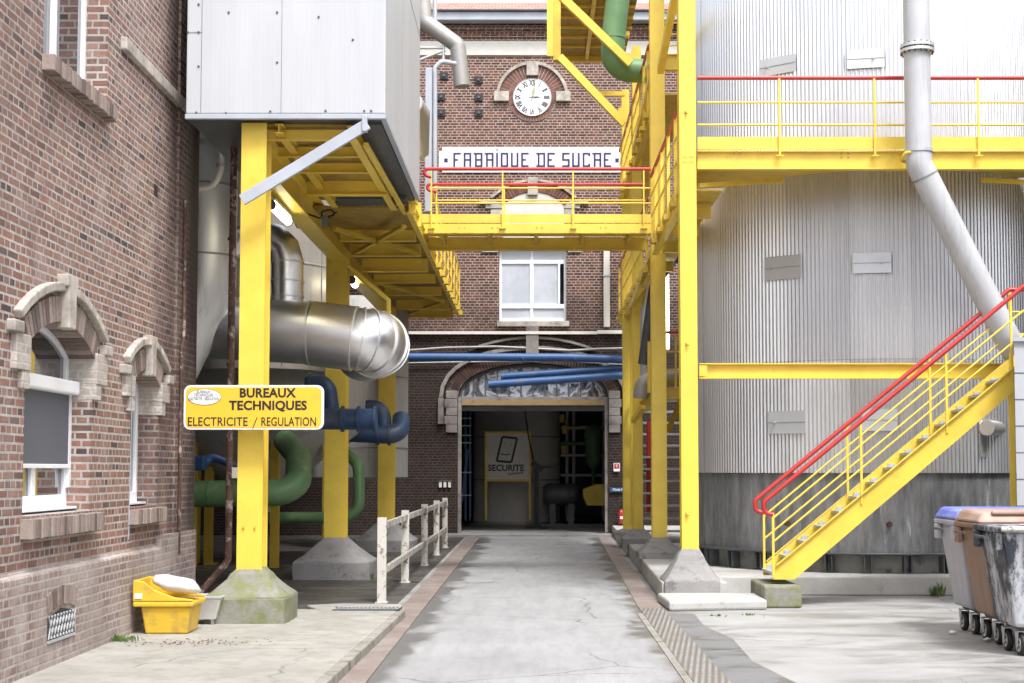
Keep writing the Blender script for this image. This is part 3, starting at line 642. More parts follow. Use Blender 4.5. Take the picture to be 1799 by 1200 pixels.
# fixtures beside the gate
t_ = thing('light_switch_panel', 'row of three small pale call boxes on the brick pier left of the gateway', 'switch box', at(783, 850, FY))
m = MB(); pbox(m, 770, 843, 794, 846, FY-.07, .06); m.build('backing', M['dark_steel'], t_)
for px in (771, 779, 787): m = MB(); pbox(m, px, 846.5, px+5, 856.5, FY-.06, .05); m.build('box', M['cream'], t_, .008)
t_ = thing('fire_sign', 'small red fire point sign on the right gate pier', 'sign', at(1083.5, 819, FY))
m = MB(); pbox(m, 1078, 813.5, 1089, 828, FY-.075, .012); m.build('board', M['white'], t_)
m = MB(); pbox(m, 1079, 814.5, 1088, 823.5, FY-.079, .004); m.build('red_field', M['red'], t_)
m = MB(); p = at(1083.5, 819, FY-.082); m.bar(p+Vector((-.02,0,.035)), p+Vector((.01,0,-.035)), .012, .003, (0,1,0)); m.bar(p+Vector((-.025,0,.03)), p+Vector((.03,0,.03)), .012, .003, (0,1,0)); m.build('symbol', M['white'], t_)
t_ = thing('gate_plate', 'narrow blue plate with white lettering below the black hooks on the right gate pier', 'sign', at(1083, 861, FY))
m = MB(); pbox(m, 1072, 856.5, 1095, 864, FY-.075, .012); m.build('board', M['blue'], t_)
p = at(1085, 860.3, FY-.079); text('lettering', 'Filerie 4', M['white'], p, .095, t_, .8, .001)
t_ = thing('hook_rail', 'black rail of hooks above the blue plate on the right gate pier', 'hooks', at(1083, 852, FY))
m = MB(); pbox(m, 1076, 849, 1092, 851, FY-.08, .02)
for k in range(5): pbox(m, 1077+k*3.2, 851, 1078.6+k*3.2, 855, FY-.10, .03)
m.build('rail', M['ink'], t_)
fe = thing('fire_extinguisher', 'red fire extinguisher hanging at the foot of the right gate pier', 'extinguisher', at(1091, 919, FY-.2))
c = at(1091.5, 909, FY-.22); MB().tube([c+Vector((0,0,-.16)), c+Vector((0,0,-.14)), c+Vector((0,0,.12)), c+Vector((0,0,.17)), c+Vector((0,0,.2))], [.06,.075,.075,.05,.02], 16).build('cylinder', M['red'], fe)
B(c.x-.04, c.x+.04, c.y-.08, c.y-.074, c.z-.04, c.z+.03).build('instruction_label', M['white'], fe)
MB().tube(fillet([c+Vector((0,0,.2)), c+Vector((-.02,-.02,.26)), c+Vector((-.10,-.04,.34)), c+Vector((-.10,-.04,.48)), c+Vector((-.0,-.04,.52)), c+Vector((.04,-.04,.3)), c+Vector((.07,-.06,.05))], .08), .013, 8).build('hose', M['black'], fe)
MB().bar(c+Vector((-.05,-.01,.24)), c+Vector((.05,-.01,.28)), .02, .02).build('handle', M['ink'], fe)

# ---------------------------------------------------------------- hall inside the gate
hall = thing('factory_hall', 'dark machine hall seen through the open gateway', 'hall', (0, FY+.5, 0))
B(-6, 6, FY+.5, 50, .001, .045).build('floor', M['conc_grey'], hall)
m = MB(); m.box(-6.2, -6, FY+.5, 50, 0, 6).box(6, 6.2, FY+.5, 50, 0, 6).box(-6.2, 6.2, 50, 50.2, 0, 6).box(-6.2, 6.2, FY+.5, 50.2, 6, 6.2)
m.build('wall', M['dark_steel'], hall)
IY = 41.0
cl, cr2 = gx(828, IY), gx(985, IY); rr = (cr2-cl)/2; xc = (cl+cr2)/2
tk = thing('storage_tank', 'big pale cylindrical tank standing inside the hall behind the safety board', 'tank', (xc, IY+rr, .045))
MB().lathe([(rr,.1),(rr,5.2)], xc, IY+rr, 64).build('shell', M['white_stone'], tk)
m = MB()
for z in (.12, 1.35, 2.6, 3.85): m.lathe([(rr+.012,z),(rr+.012,z+.03)], xc, IY+rr, 64)
m.build('seam', M['alu_seam'], tk); MB().lathe([(rr+.1,.046),(rr+.1,.1),(rr,.1)], xc, IY+rr, 48).build('plinth', M['conc_grey'], tk)
BY = IY - 1.2
sb = thing('safety_board', 'white safety board with a tilted square face and SECURITE in a yellow frame on legs', 'sign', at(892, 912, BY))
m = MB()
for a in ((852,758,856,914),(929,758,933,914),(856,758,929,762),(856,842,929,846)): pbox(m, *a, BY, .05)
m.build('frame', M['yellow_old'], sb)
m = MB(); pbox(m, 856, 762, 929, 842, BY+.01, .02); m.build('panel', M['white_stone'], sb)
m = MB(); cs = [at(882.5,767.5,BY), at(908.5,770,BY), at(898.5,812,BY), at(872.5,810,BY)]
for i in range(4): m.bar(cs[i], cs[(i+1)%4], .06, .008, (0,1,0))
m.build('logo_outline', M['ink'], sb)
m = MB(); P = [at(x_, y_, BY) for x_, y_ in ((880,796.5),(884,798.5),(888,799.2),(892,798.8),(896,797.3))]
m.tube([p+Vector((0,-.004,0)) for p in P], .014, 6)
for x_, y_ in ((887.3,778.5),(897.8,781)): m.bar(at(x_+.3,y_-1.6,BY-.004), at(x_-.3,y_+1.6,BY-.004), .02, .006, (0,1,0))
m.build('logo_face', M['ink'], sb)
p = at(889, 822.5, BY-.002); text('lettering', 'SECURITE', M['ink'], p, .24, sb, .97, .008)
p = at(905, 831.5, BY-.002); text('small_lettering', 'solutions', M['ink'], p, .10, sb, 1.2, .002, rot=(R(90), R(-6), 0), shear=.3)
jk = thing('jib_post', 'black lifting post with a cable in front of the pale tank', 'post', at(944, 915, BY-.5))
b_ = at(943, 915, BY-.5); t0 = at(942, 822, BY-.5)
m = MB().bar((t0.x,t0.y,.06), t0, .14, .14); m.build('post', M['black'], jk)
MB().box(t0.x-.32, t0.x+.32, t0.y-.15, t0.y+.15, .046, .10).build('foot_plate', M['black'], jk)
m = MB(); m.bar(t0+Vector((-.12,0,.15)), t0+Vector((.18,0,-.05)), .12, .16); m.bar(t0+Vector((.1,0,.02)), t0+Vector((.65,0,.02)), .07, .07); m.build('head', M['black'], jk)
MB().tube([at(922,722,BY-.5), at(929,770,BY-.5), at(937,808,BY-.5)], .02, 6).build('cable', M['black'], jk)
pu = thing('pump_motor', 'grey electric pump motor with yellow coupling guard on the hall floor', 'pump', at(1010, 910, BY))
c = at(985, 869, BY); m = MB().tube([c+Vector((-.5,0,0)), c+Vector((-.42,0,0)), c+Vector((-.40,0,0)), c+Vector((.42,0,0)), c+Vector((.44,0,0)), c+Vector((.5,0,0))], [.22,.27,.3,.3,.26,.2], 24); m.build('motor', M['dark_steel'], pu)
m = MB()
for k in range(10): m.tube([c+Vector((-.35+k*.075,0,0)), c+Vector((-.33+k*.075,0,0))], .325, 24)
m.build('cooling_fins', M['dark_steel'], pu)
m = MB(); m.box(c.x-.3, c.x-.15, c.y-.25, c.y+.25, .046, c.z-.25).box(c.x+.2, c.x+.35, c.y-.25, c.y+.25, .046, c.z-.25).box(c.x-.5, c.x+1.4, c.y-.35, c.y+.35, .046, .16); m.build('base_frame', M['dark_steel'], pu)
m = MB(); a = at(1024, 888, BY); b = at(1066, 850, BY); m.prism([(a.x+.1,a.z),(b.x+.2,a.z),(b.x+.2,b.z),(a.x+.35,b.z),(a.x,b.z-.15),(a.x,a.z+.25)], 'y', BY-.3, BY+.3); m.build('coupling_guard', M['yellow_old'], pu, .02)
gv = thing('green_vessel', 'upright yellow green vessel deep in the hall right of the pale tank', 'vessel', at(1042, 815, IY+1))
c = at(1042, 785, IY+1); MB().tube([c+Vector((0,0,-.62)), c+Vector((0,0,-.5)), c+Vector((0,0,.4)), c+Vector((0,0,.6)), c+Vector((0,0,.66))], [.1,.22,.26,.18,.05], 20).build('vessel', M['green'], gv)
m = MB(); m.tube([c+Vector((-.2,0,.1)), c+Vector((-1,0,.1))], .06, 10).tube([c+Vector((0,0,-.6)), c+Vector((0,0,-1.2))], .05, 8); m.build('pipework', M['green_dark'], gv)
hp = thing('hall_pipe_rack', 'dark rack of pipes and valves beyond the right half of the gateway', 'pipe rack', at(1010, 915, IY+1.5))
m = MB()
for px in (996, 1008, 1060): m.tube([at(px,722,IY+1.5), at(px,915,IY+1.5)], .05, 8)
for py in (752, 800, 835): m.tube([at(985,py,IY+1.4), at(1075,py,IY+1.4)], .045, 8)
m.build('pipework', M['galv'], hp)
m = MB()
for (x_,y_) in ((987,735),(990,790),(992,755)): p = at(x_,y_,IY+1.2); m.box(p.x-.07,p.x+.07,p.y,p.y+.1,p.z-.12,p.z+.12)
m.bar(at(990,752,IY+1.2), at(1042,749,IY+1.2), .08, .05); m.build('valve_boxes', M['yellow_old'], hp)
hs2 = thing('hall_shelving', 'blue grey racking just inside the left edge of the gateway', 'racking', at(817, 920, IY-1))
m = MB()
for px in (809, 818, 826): m.bar(at(px,915,IY-1), at(px,722,IY-1), .05, .05)
m.bar(at(812,880,IY-1.1), at(822,790,IY-1.1), .07, .05)
m.build('uprights', M['blue'], hs2); m = MB()
for py in (735, 748, 765, 778, 830, 870): m.bar(at(806,py,IY-1), at(828,py,IY-1), .3, .03)
m.build('shelves', M['galv'], hs2)
# ================================================================ OFFICE BUILDING (left brick wall)
WX = -3.85
def wy(px, X=WX): return -X * F / (CX - px)          # depth at which column px meets the wall plane
off = thing('office_building', 'faded pink brick office building with arched windows filling the left edge of the view', 'office building', (WX, 13, 0))
YE = wy(338)
wA = (wy(42), wy(160), 1.30, 2.62, .24, False); wB = (wy(229), wy(277), 1.29, 2.50, .15, False)
m = MB(); wall_open(m, 'x', -14, YE, 0, 4.0, WX-.5, WX, [wA, wB]); wall_open(m, 'x', -14, YE, 4.0, 9.5, WX-.5, WX, [(wy(62), wy(177), 4.93, 7.2, 0, False)])
m.box(-12, WX-.5, YE-.5, YE, 0, 9.5)
m.build('wall', M['brick_office'], off)
# plinth and corner strip
m = MB(); m.box(WX-.01, WX+.045, 4, YE-1.5, .10, .84).prism([(WX-.01,.84),(WX+.045,.84),(WX-.01,.90)], 'y', 4, YE-1.5); m.box(WX-.01, WX+.05, YE-1.5+.002, YE+.03, .10, .98)
m.build('plinth', M['brick_plinth'], off)
m = MB(); m.box(WX-.01, WX+.03, wy(303), YE+.02, .98, 9.5); m.build('corner_pilaster', M['brick_office'], off)
def hood(al, ar, zs, rise, key_h, kz0, kw, big):
    m = MB(); arch_ring(m, al-.13, ar+.13, zs, rise+.05, False, .19, .265, 'x', WX-.01, WX+.065, .16, 0)
    c = (al+ar)/2; m.box(WX-.01, WX+.065, al-.40, al-.20, zs+.05, zs+.14).box(WX-.01, WX+.065, ar+.20, ar+.40, zs+.05, zs+.14)
    m.build('hood_mould', M['stone'], off, .012)
    m = MB().prism([(c-kw*.8, kz0),(c+kw*.8, kz0),(c+kw, key_h-.1),(c+kw*1.3, key_h-.1),(c+kw*1.3, key_h),(c-kw*1.3, key_h),(c-kw*1.3, key_h-.1),(c-kw, key_h-.1)], 'x', WX-.02, WX+.09)
    m.build('keystone', M['stone'], off, .01)
    m = MB(); arch_ring(m, al, ar, zs, rise, False, -.005, .20, 'x', WX-.35, WX+.025, .07); m.build('arch_bricks', M['arch_pale'], off)
    for s, e in ((-1, al), (1, ar)):
        m = MB(); n_ = 6 if big else 5; zz = zs+.05
        for (wd, k0, k1) in ((.31, 0, n_-2), (.155, n_-2, n_)):
            y0, y1 = (e-wd, e+.004) if s < 0 else (e-.004, e+wd)
            m.box(WX-.3, WX+.045 - (.006 if k0 else 0), y0, y1, zz-.068*k1+(.001 if k0 == 0 else 0), zz-.068*k0)
        m.build('quoin_bricks', M['brick_pale'], off, .006)
hood(wA[0], wA[1], wA[3], wA[4], 3.24, 2.80, .10, True)
hood(wB[0], wB[1], wB[3], wB[4], 2.98, 2.58, .085, False)
def sill(y0, y1, z1, h, nm='window_sill', pr=.10):
    m = MB(); y = y0
    while y < y1-.03: m.box(WX-.30, WX+pr+random.uniform(-.010,.006), y+.006, y+.064, z1-h+random.uniform(-.004,.004), z1+random.uniform(-.004,.004)); y += .072
    m.build(nm, M['arch_pale'], off, .004)
    B(WX-.29, WX+pr-.02, y0+.01, y1-.03, z1-h+.012, z1-.012).build('sill_mortar', M['mortar'], off)
sill(wA[0]-.04, wA[1]+.10, 1.28, .15); sill(wB[0]-.04, wB[1]+.02, 1.27, .14); sill(wy(60), wy(180), 4.92, .13)
m = MB(); y0, y1 = wy(200), wy(325); m.box(WX-.01, WX+.06, y0, y1, 5.58, 5.70); m.build('ledge', M['stone'], off, .01)
# windows
def window(y0, y1, z0, zs, rise, FXp, roller, zt=None):
    t = .07; m = MB()
    m.box(FXp-.03, FXp+.03, y0, y0+t, z0, zs).box(FXp-.03, FXp+.03, y1-t, y1, z0, zs).box(FXp-.03, FXp+.035, y0+t, y1-t, z0, z0+.11)
    if rise:
        P = arcpts(y0, y1, zs, rise, False); P2 = arcpts(y0+t, y1-t, zs, rise-.05, False)
        for i in range(len(P)-1): m.prism([P[i],P[i+1],P2[i+1],P2[i]], 'x', FXp-.03, FXp+.03)
    else: m.box(FXp-.03, FXp+.03, y0+t, y1-t, zs-t, zs)
    if zt: m.box(FXp-.03, FXp+.032, y0+t, y1-t, zt, zt+.09); m.box(FXp-.025, FXp+.03, y0+t, y1-t, 1.80, 1.86)
    yc = (y0+y1)/2; m.box(FXp-.025, FXp+.028, yc-.05, yc+.05, z0+.11, zt or zs-t)
    o = m.build('window', M['upvc'], off, .008)
    g = MB(); P2 = arcpts(y0+.02, y1-.02, zs, rise-.02, False) if rise else [(y0+.02,zs),(y1-.02,zs)]
    g.prism([(y0+.02,z0+.02)] + P2 + [(y1-.02,z0+.02)], 'x', FXp-.004, FXp); g.build('pane', M['glass'], o)
    if roller:
        B(FXp+.03, FXp+.13, y0-.02, y1+.0, zt+.0, zt+.12).build('blind_box', M['upvc'], o, .02)
        B(FXp+.045, FXp+.052, y0+.02, y1-.06, 1.70, zt).build('blind_fabric', M['screen'], o)
        B(FXp+.035, FXp+.065, y0+.01, y1-.05, 1.665, 1.70).build('blind_bar', M['upvc'], o, .005)
        B(FXp+.03, FXp+.06, y1-.05, y1, 1.5, zt).build('blind_guide', M['upvc'], o)
    B(FXp+.0, FXp+.12, y0-.02, y1+.02, z0-.012, z0+.008).build('sill_flashing', M['upvc'], o)
    return o
window(wA[0]-.02, wA[1]+.0, 1.33, wA[3], .235, WX-.23, True, 2.30)
window(wB[0]-.02, wB[1], 1.32, wB[3], .145, WX-.23, False)
window(wy(62), wy(177)-.01, 4.95, 7.19, 0, WX-.22, False)
# dark rooms behind the glass
m = MB(); m.box(WX-1.6, WX-1.55, 9, 16, 1, 8); m.build('room_wall', M['dark_steel'], off)
# air brick
ab = MB(); y0, y1 = wy(80), wy(127); z0, z1 = .30, .52
m = MB().prism([(y0,z0),(y1,z0),(y1,z1-.03),((y0+y1)/2,z1+.02),(y0,z1-.03)], 'x', WX+.03, WX+.052); m.build('vent_recess', M['black'], off)
m = MB()
for k in range(9):
    for s in (1,-1):
        yy = y0 + (y1-y0)*(k+.5)/9; a = (WX+.057, yy-.05*s, z0+.02); b = (WX+.057, yy+.05*s, z1-.02)
        a = (a[0], min(max(a[1],y0),y1), a[2]); b = (b[0], min(max(b[1],y0),y1), b[2]); m.bar(a, b, .014, .008, (1,0,0))
m.box(WX+.05,WX+.06,y0-.01,y1+.01,z0-.012,z0+.01)
m.build('vent_grille', M['galv'], off)
m = MB(); arch_ring(m, y0, y1, z1-.02, .05, False, .02, .17, 'x', WX+.03, WX+.058, .05, .01); m.build('vent_arch_bricks', M['arch_pale'], off)
B(WX-.01, WX+.004, wy(264), wy(270), gz(345, wy(267)), gz(325, wy(267))).build('wall_slot', M['black'], off)
t_ = thing('wall_conduit', 'thin grey conduit climbing the pink brick wall near its corner', 'conduit', (WX, wy(309), .9))
MB().tube([(WX+.05, wy(309), .75), (WX+.05, wy(309), 3.0), (WX+.06, wy(311), 3.1), (WX+.05, wy(312), 4.6)], .018, 8).build('pipe', M['rusty'], t_)
MB().tube([(WX+.07, wy(216), 1.0), (WX+.06, wy(220), 2.62), (WX+.06, wy(208), 2.72)], .004, 6).build('telephone_cable', M['grey_paint'], t_)

# ================================================================ suspended clad enclosure
YB0, YB1 = 14.6, 19.1; bx0, bx1 = gx(327, YB0, 150), gx(677, YB0, 150); bz = gz(203, YB0)
enc = thing('clad_enclosure', 'big pale grey metal clad box raised on the yellow steelwork beside the brick corner', 'enclosure', (bx0, YB0, bz))
B(bx0, bx1, YB0, YB1, bz+.02, 9.6).build('cladding', M['clad'], enc, .012)
m = MB(); m.box(bx0-.006, bx1+.008, YB0-.012, YB0+.05, bz-.035, bz+.015).box(bx1-.05, bx1+.008, YB0+.05, YB1, bz-.035, bz+.015); m.build('bottom_flashing', M['grey_paint'], enc, .004)
m = MB(); xs = gx(344, YB0); m.box(xs-.004, xs+.004, YB0-.004, YB0+.01, bz, 9.5); m.box(bx0, xs, YB0-.004, YB0+.01, gz(57,YB0)-.004, gz(57,YB0)+.004)
x2 = gx(487, YB0); m.box(x2-.003, x2+.003, YB0-.003, YB0+.01, bz, 9.5); m.box(bx1-.002, bx1+.004, YB0+1.9, YB0+1.908, bz, 9.5).box(bx1-.002, bx1+.004, YB0, YB1, bz+2.2, bz+2.208)
m.build('panel_seam', M['alu_seam'], enc)
m = MB()
for (px, py) in ((349,8),(349,57),(349,117),(345,198),(402,22),(397,199),(475,196),(572,195),(640,195),(652,195),(330,57),(487,22),(487,110),(560,30),(620,70)):
    p = at(px, py, YB0); m.tube([p, p+Vector((0,-.008,0))], .012, 8)
m.build('rivets', M['dark_steel'], enc)
# underside: dark edge channel on right, yellow soffit
m = MB(); m.box(bx0, bx1-.052, YB0+.052, YB1-.02, bz-.02, bz+.015).box(bx1-.40, bx1-.06, YB0+.2, YB1-.05, bz-.05, bz-.021); m.build('soffit_channel', M['dark_steel'], enc)
m = MB(); m.box(gx(587,YB1-.4), gx(712,YB1-.4), YB1-.5, YB1-.1, gz(352,YB1-.4), gz(338,YB1-.4)); m.build('soffit_plate', M['dark_steel'], enc)
st = thing('support_strut', 'pale grey diagonal strut from the clad box down to the nearest yellow column', 'strut', at(536, 280, 14.45))
MB().bar(at(425, 352, 14.52), at(646, 218, 14.52), .05, .115).build('strut', M['grey_paint'], st, .004)
MB().bar(at(641, 232, 14.52), at(641, 204, 14.52), .05, .09).build('end_bracket', M['grey_paint'], st, .004)

# ================================================================ columns on concrete bases
def column(label, x, y, wd, dp, z0, ztop_, base, group, mname='yellow', bmat='conc_base', stiff=True):
    t_ = thing('steel_column', label, 'column', (x, y, 0), group)
    hw, hd, zb, zs, zt = base
    rnd = random.Random(int(x*100+y*10))
    t_w = max(wd/2/hw*1.08, .1); lv_ = [(0,1.0,16),(.6,1.0,16),(.93,1.0,16),(1.0,.985,14)]
    def ring_(z, s, pw):
        out = []
        for k in range(32):
            a = 2*math.pi*k/32; c_, s_ = math.cos(a), math.sin(a); r_ = 1/((abs(c_)**pw + abs(s_)**pw)**(1/pw))
            j = 1 + rnd.uniform(-.008,.008); out.append((x+hw*s*r_*c_*j, y+hd*s*r_*s_*j, z+rnd.uniform(-.003,.003)))
        return out
    rr2 = [ring_(zb+(zs-zb)*t, s, pw) for t, s, pw in lv_] 
    rr3 = [ring_(zs+(zt-zs)*t, s, pw) for t, s, pw in ((0,.985,14),(.03,.96,12),(.2,.82,10),(.4,.68,9),(.6,.54,8),(.78,t_w+.14,7),(.9,t_w+.05,8),(1.0,t_w,9),(1.0,.01,2))]
    for nm_, q_ in (('concrete_base', rr2 + [ring_(zs, .9, 8)]), ('concrete_cone', rr3)):
        MB().add([v for r_ in q_ for v in r_], [(i*32+k, i*32+(k+1)%32, (i+1)*32+(k+1)%32, (i+1)*32+k) for i in range(len(q_)-1) for k in range(32)]).build(nm_, M[bmat], t_)
    zz = zs
    c = MB(); f = wd/2
    c.box(x-f, x+f, y-dp/2, y-dp/2+.022, zt-.04, ztop_).box(x-f, x+f, y+dp/2-.022, y+dp/2, zt-.04, ztop_).box(x-.011, x+.011, y-dp/2+.022, y+dp/2-.022, zt-.04, ztop_)
    c.build('shaft', M[mname], t_)
    return t_
CXL = -2.98; gL = 'yellow steel columns along the left side of the road'
zdk = 5.30
c1 = column('nearest and widest yellow column, behind the BUREAUX TECHNIQUES sign, on a mossy pyramid base', gx(441,14.75,700), 14.9, .262, .30, .1, bz-.04, (.43,.43,.1,.36,.64), gL)
c2 = column('middle yellow column of the left row, rising behind the bend of the silver duct', gx(592,22,700), 22.0, .325, .32, 0, 5.0, (.60,.55,.0,.27,.62), gL, bmat='conc_grey')
c3 = column('farthest yellow column of the left row, its foot hidden by the white railing', gx(680,29.3,700), 29.3, .325, .32, 0, 5.0, (.62,.55,.0,.24,.60), gL, bmat='conc_grey')
m = MB()
for dx in (-.06, .06): p = Vector((c1.location.x+dx, 14.74, gz(926,14.74))); m.tube([p, p+Vector((0,-.012,0))], .012, 8)
m.build('bolts', M['yellow_old'], c1)

# ================================================================ raised platform under/behind the box
pf = thing('raised_platform', 'yellow steel platform deck and brackets seen from below behind the clad box', 'platform', (-2.4, 15, 5.1))
XE = -1.66
m = MB(); m.ibar((CXL,15.05,5.09), (CXL,31.5,5.06), .26, .42, .022, .014); m.build('main_beam', M['yellow'], pf)
m = MB().ibar((CXL+.32,14.75,5.23),(CXL+.32,19.0,5.23), .09, .10, .01,.01); m.build('deck_joist', M['yellow'], pf)
m = MB().ibar((-1.90,14.75,5.20),(-1.86,19.0,5.20), .09, .12, .01,.01); m.build('deck_joist', M['yellow'], pf)
B(CXL-.1, bx1-.43, YB0+.25, YB1-.1, bz-.045, bz-.025).build('soffit_sheet', M['yellow_shaded'], pf)
B(CXL-.2, XE-.02, YB1, 31.6, 5.20, 5.225).build('deck_plate', M['yellow_shaded'], pf)
for y in (14.95,15.75,16.6):
    MB().ibar((CXL+.13,y,5.20),(-1.90,y,5.20), .06, .11, .01,.01).build('rib', M['yellow'], pf)
for y, zc, h, xe in ((17.75,5.20,.20,-1.83),(20.9,5.11,.17,-1.72),(22.1,5.08,.19,-1.74),(23.6,5.06,.22,-1.74),(25.4,5.08,.16,-1.74),(27.2,5.08,.16,-1.74),(29.6,5.12,.24,-1.74),(31.2,5.1,.2,-1.74)):
    MB().ibar((CXL+.14,y,zc),(xe,y,zc), .12, h, .014,.012).build('cross_beam', M['yellow'], pf)
for (a, b) in (((CXL+.2,22.1,5.03),(-1.78,19.6,5.03)),((CXL+.2,19.8,5.03),(-1.78,22.1,5.03)),((CXL+.2,25.6,5.03),(-1.78,28.4,5.03)),((CXL+.2,31,5.03),(-1.78,28.4,5.03))):
    MB().bar(a, b, .07, .05).build('wind_brace', M['yellow_old'], pf)
m = MB().ibar((XE,19.0,5.20),(XE,31.6,5.20), .08, .20, .012,.01); m.build('edge_beam', M['yellow'], pf)
MB().bar((-1.80,15.2,5.16),(-1.74,19.3,5.16), .05, .05).build('outer_brace', M['yellow'], pf)
# joint bracket beside the bridge
m = MB()
m.box(XE-.05, XE+.06, 19.25, 19.37, 5.15, 5.62).box(XE-.12, XE+.08, 19.2, 19.5, 5.30, 5.36).box(XE-.05,XE+.06,20.3,20.42,5.15,5.5)
m.build('edge_bracket', M['yellow'], pf)
# railing along the platform edge (parts of the platform)
for k in range(8):
    y = 24.0 + k*1.05
    m = MB().bar((XE+.04,y,5.06),(XE+.04,y,6.12), .04, .05); m.build('railing_post', M['yellow'], pf)
    m = MB().box(XE+.0,XE+.12,y-.10,y+.10,5.07,5.17); m.build('post_foot', M['yellow_old'], pf)
for z in (5.46,5.76): MB().bar((XE+.04,22.6,z),(XE+.04,31.5,z), .02, .035).build('mid_rail', M['yellow'], pf)
MB().bar((XE+.04,22.6,6.13),(XE+.04,31.5,6.13), .035, .035).build('hand_rail', M['yellow'], pf)
B(XE+.005, XE+.015, 22.6, 31.5, 5.24, 5.38).build('toe_board', M['yellow'], pf)
# small yellow guard frame hung above the duct
gr = thing('guard_frame', 'small cranked yellow guard rail hung between the middle and far columns above the duct', 'guard rail', at(650, 520, 21.5))
MB().tube([at(612,468,21.6), at(682,528,21.6), at(682,580,21.6)], .045, 6, smooth=False).build('rail', M['yellow'], gr)
MB().bar(at(650,550,21.6), at(684,550,21.6), .05, .07).build('stub', M['yellow'], gr)
MB().bar(at(677,550,21.62), at(677,600,21.62), .03, .04).build('upright', M['yellow'], gr)
# lamps
def tube_lamp(label, a, b, r):
    t_ = thing('tube_lamp', label, 'lamp', a, 'lit tube lamps under the platform'); a = Vector(a); b = Vector(b)
    MB().tube([a, b], r, 12).build('lit_tube', M['lit'], t_); d = (b-a).normalized()
    MB().bar(a+Vector((0,0,r+.02)), b+Vector((0,0,r+.02)), r*1.9, .035).build('housing', M['galv'], t_)
    MB().tube([a-d*.03, a+d*.01], r+.012, 12).build('end_cap', M['dark_steel'], t_); MB().tube([b-d*.01, b+d*.03], r+.012, 12).build('end_cap', M['dark_steel'], t_)
tube_lamp('largest lit tube lamp, glowing just right of the nearest yellow column', at(476,360,16.4), at(506,389,17.7), .05)
tube_lamp('small lit lamp glowing just right of the middle yellow column', at(618,492,23.5), at(624,500,24.4), .06)
tube_lamp('smallest lit lamp glowing right of the farthest yellow column above the blue pipe', at(697,573,31.2), at(701,579,32.2), .06)
t_ = thing('loose_cable', 'loops of thin black cable hanging from the long yellow platform beam', 'cable', at(575,380,18))
P = [at(*p, 18.3) for p in ((500,366),(530,372),(560,383),(590,378),(583,368),(560,372),(572,386),(592,372))]
MB().tube(fillet(P, .05, 5), .012, 6).build('cable', M['black'], t_)
P = [at(*p, 19.0) for p in ((524,372),(517,388),(522,402),(531,398),(532,384),(526,376))]
MB().tube(fillet(P, .05, 5), .008, 6).build('cable_loop', M['black'], t_)
p = at(571,384,18.2); m = B(p.x-.04,p.x+.04,p.y-.03,p.y+.03,p.z-.12,p.z+.03); m.build('junction_box', M['dark_steel'], t_)

# ================================================================ vessels and ducts behind the left columns
def vessel(name, label, cat, x, y, prof, mname, seams, extra=None):
    t_ = thing(name, label, cat, (x, y, 0)); MB().lathe(prof, x, y, 72).build('shell', M[mname], t_)
    for z, r in seams: MB().lathe([(r+.012,z),(r+.012,z+.025),(r-.02,z+.03)], x, y, 72).build('seam', M['alu_seam'], t_)
    return t_
Yv = 24.2; xs_ = gx(455, Yv); rv = (gx(583,Yv)-gx(455,Yv))
tv = vessel('beige_silo', 'tall beige sheet clad silo behind the nearest yellow column', 'silo', xs_, Yv, [(rv,3.3),(rv,9.0)], 'beige_tank', ((5.05,rv),(6.1,rv),(3.9,rv)))
m = MB()
for a in (-1.1,-1.75,-2.4,-.45): m.bar((xs_+math.cos(a)*(rv+.004), Yv+math.sin(a)*(rv+.004), 3.35),(xs_+math.cos(a)*(rv+.004), Yv+math.sin(a)*(rv+.004), 8.9), .02,.012)
m.build('seam', M['alu_seam'], tv)
Yw = 25.6; xw = gx(455, Yw); rw = gx(640,Yw)-xw
wv = vessel('cone_vessel', 'wide off white vessel with a conical bottom behind the yellow sign', 'vessel', xw, Yw, [(rw*.9,3.62),(rw,3.5),(rw,2.55),(rw*.93,2.30),(.5,1.35),(.3,1.2),(.3,.9)], 'white_tank', ((3.45,rw),(2.55,rw)))
for a in (-2.2,-1.2,-.5): MB().bar((xw+math.cos(a)*rw*.8, Yw+math.sin(a)*rw*.8, 0),(xw+math.cos(a)*rw*.8, Yw+math.sin(a)*rw*.8, 2.2), .14,.14).build('leg', M['yellow_old'], wv)
Yq = 30.5; xq = gx(630,Yq)
vessel('rear_vessel', 'off white cylindrical vessel between the middle and far yellow columns', 'vessel', xq, Yq, [(1.05,1.5),(1.05,5.2),(.9,5.3)], 'white_tank', ((2.1,1.05),(3.6,1.05)))
# big dull duct hugging the brick corner
Yd = 18.6; xd = gx(352, Yd); rd = .43
dd = thing('dull_duct', 'large dull metal duct with a mitred bend squeezed against the brick corner', 'duct', (xd, Yd, 3))
zc = gz(545, Yd); P = fillet([(xd,Yd,7.4),(xd,Yd,zc+.25),(xd-.55,Yd,zc-.9),(xd-1.6,Yd,zc-1.3)], .6, 2)
MB().tube(P, rd, 40).build('shell', M['alu_dull'], dd)
for z in (gz(330,Yd), gz(452,Yd)):
    MB().tube([(xd,Yd,z-.012),(xd,Yd,z+.012)], rd+.014, 40).build('seam', M['alu_seam'], dd)
MB().tube([(xd,Yd,gz(248,Yd)-.05),(xd,Yd,gz(248,Yd)+.05)], rd+.05, 40).build('flange', M['galv'], dd)
pp = thing('curved_hose_pipe', 'slim pale pipe curling out of the dull duct below the clad box', 'pipe', at(385,290,17.9))
MB().tube(fillet([at(388,222,18.0), at(388,300,18.0), at(375,328,18.0), at(338,332,18.0)], .28, 8), .042, 12).build('pipe', M['cream'], pp)
m = MB()
for py in (236, 262, 290): p = at(388,py,18.0); m.tube([p-Vector((0,0,.02)), p+Vector((0,0,.02))], .058, 12)
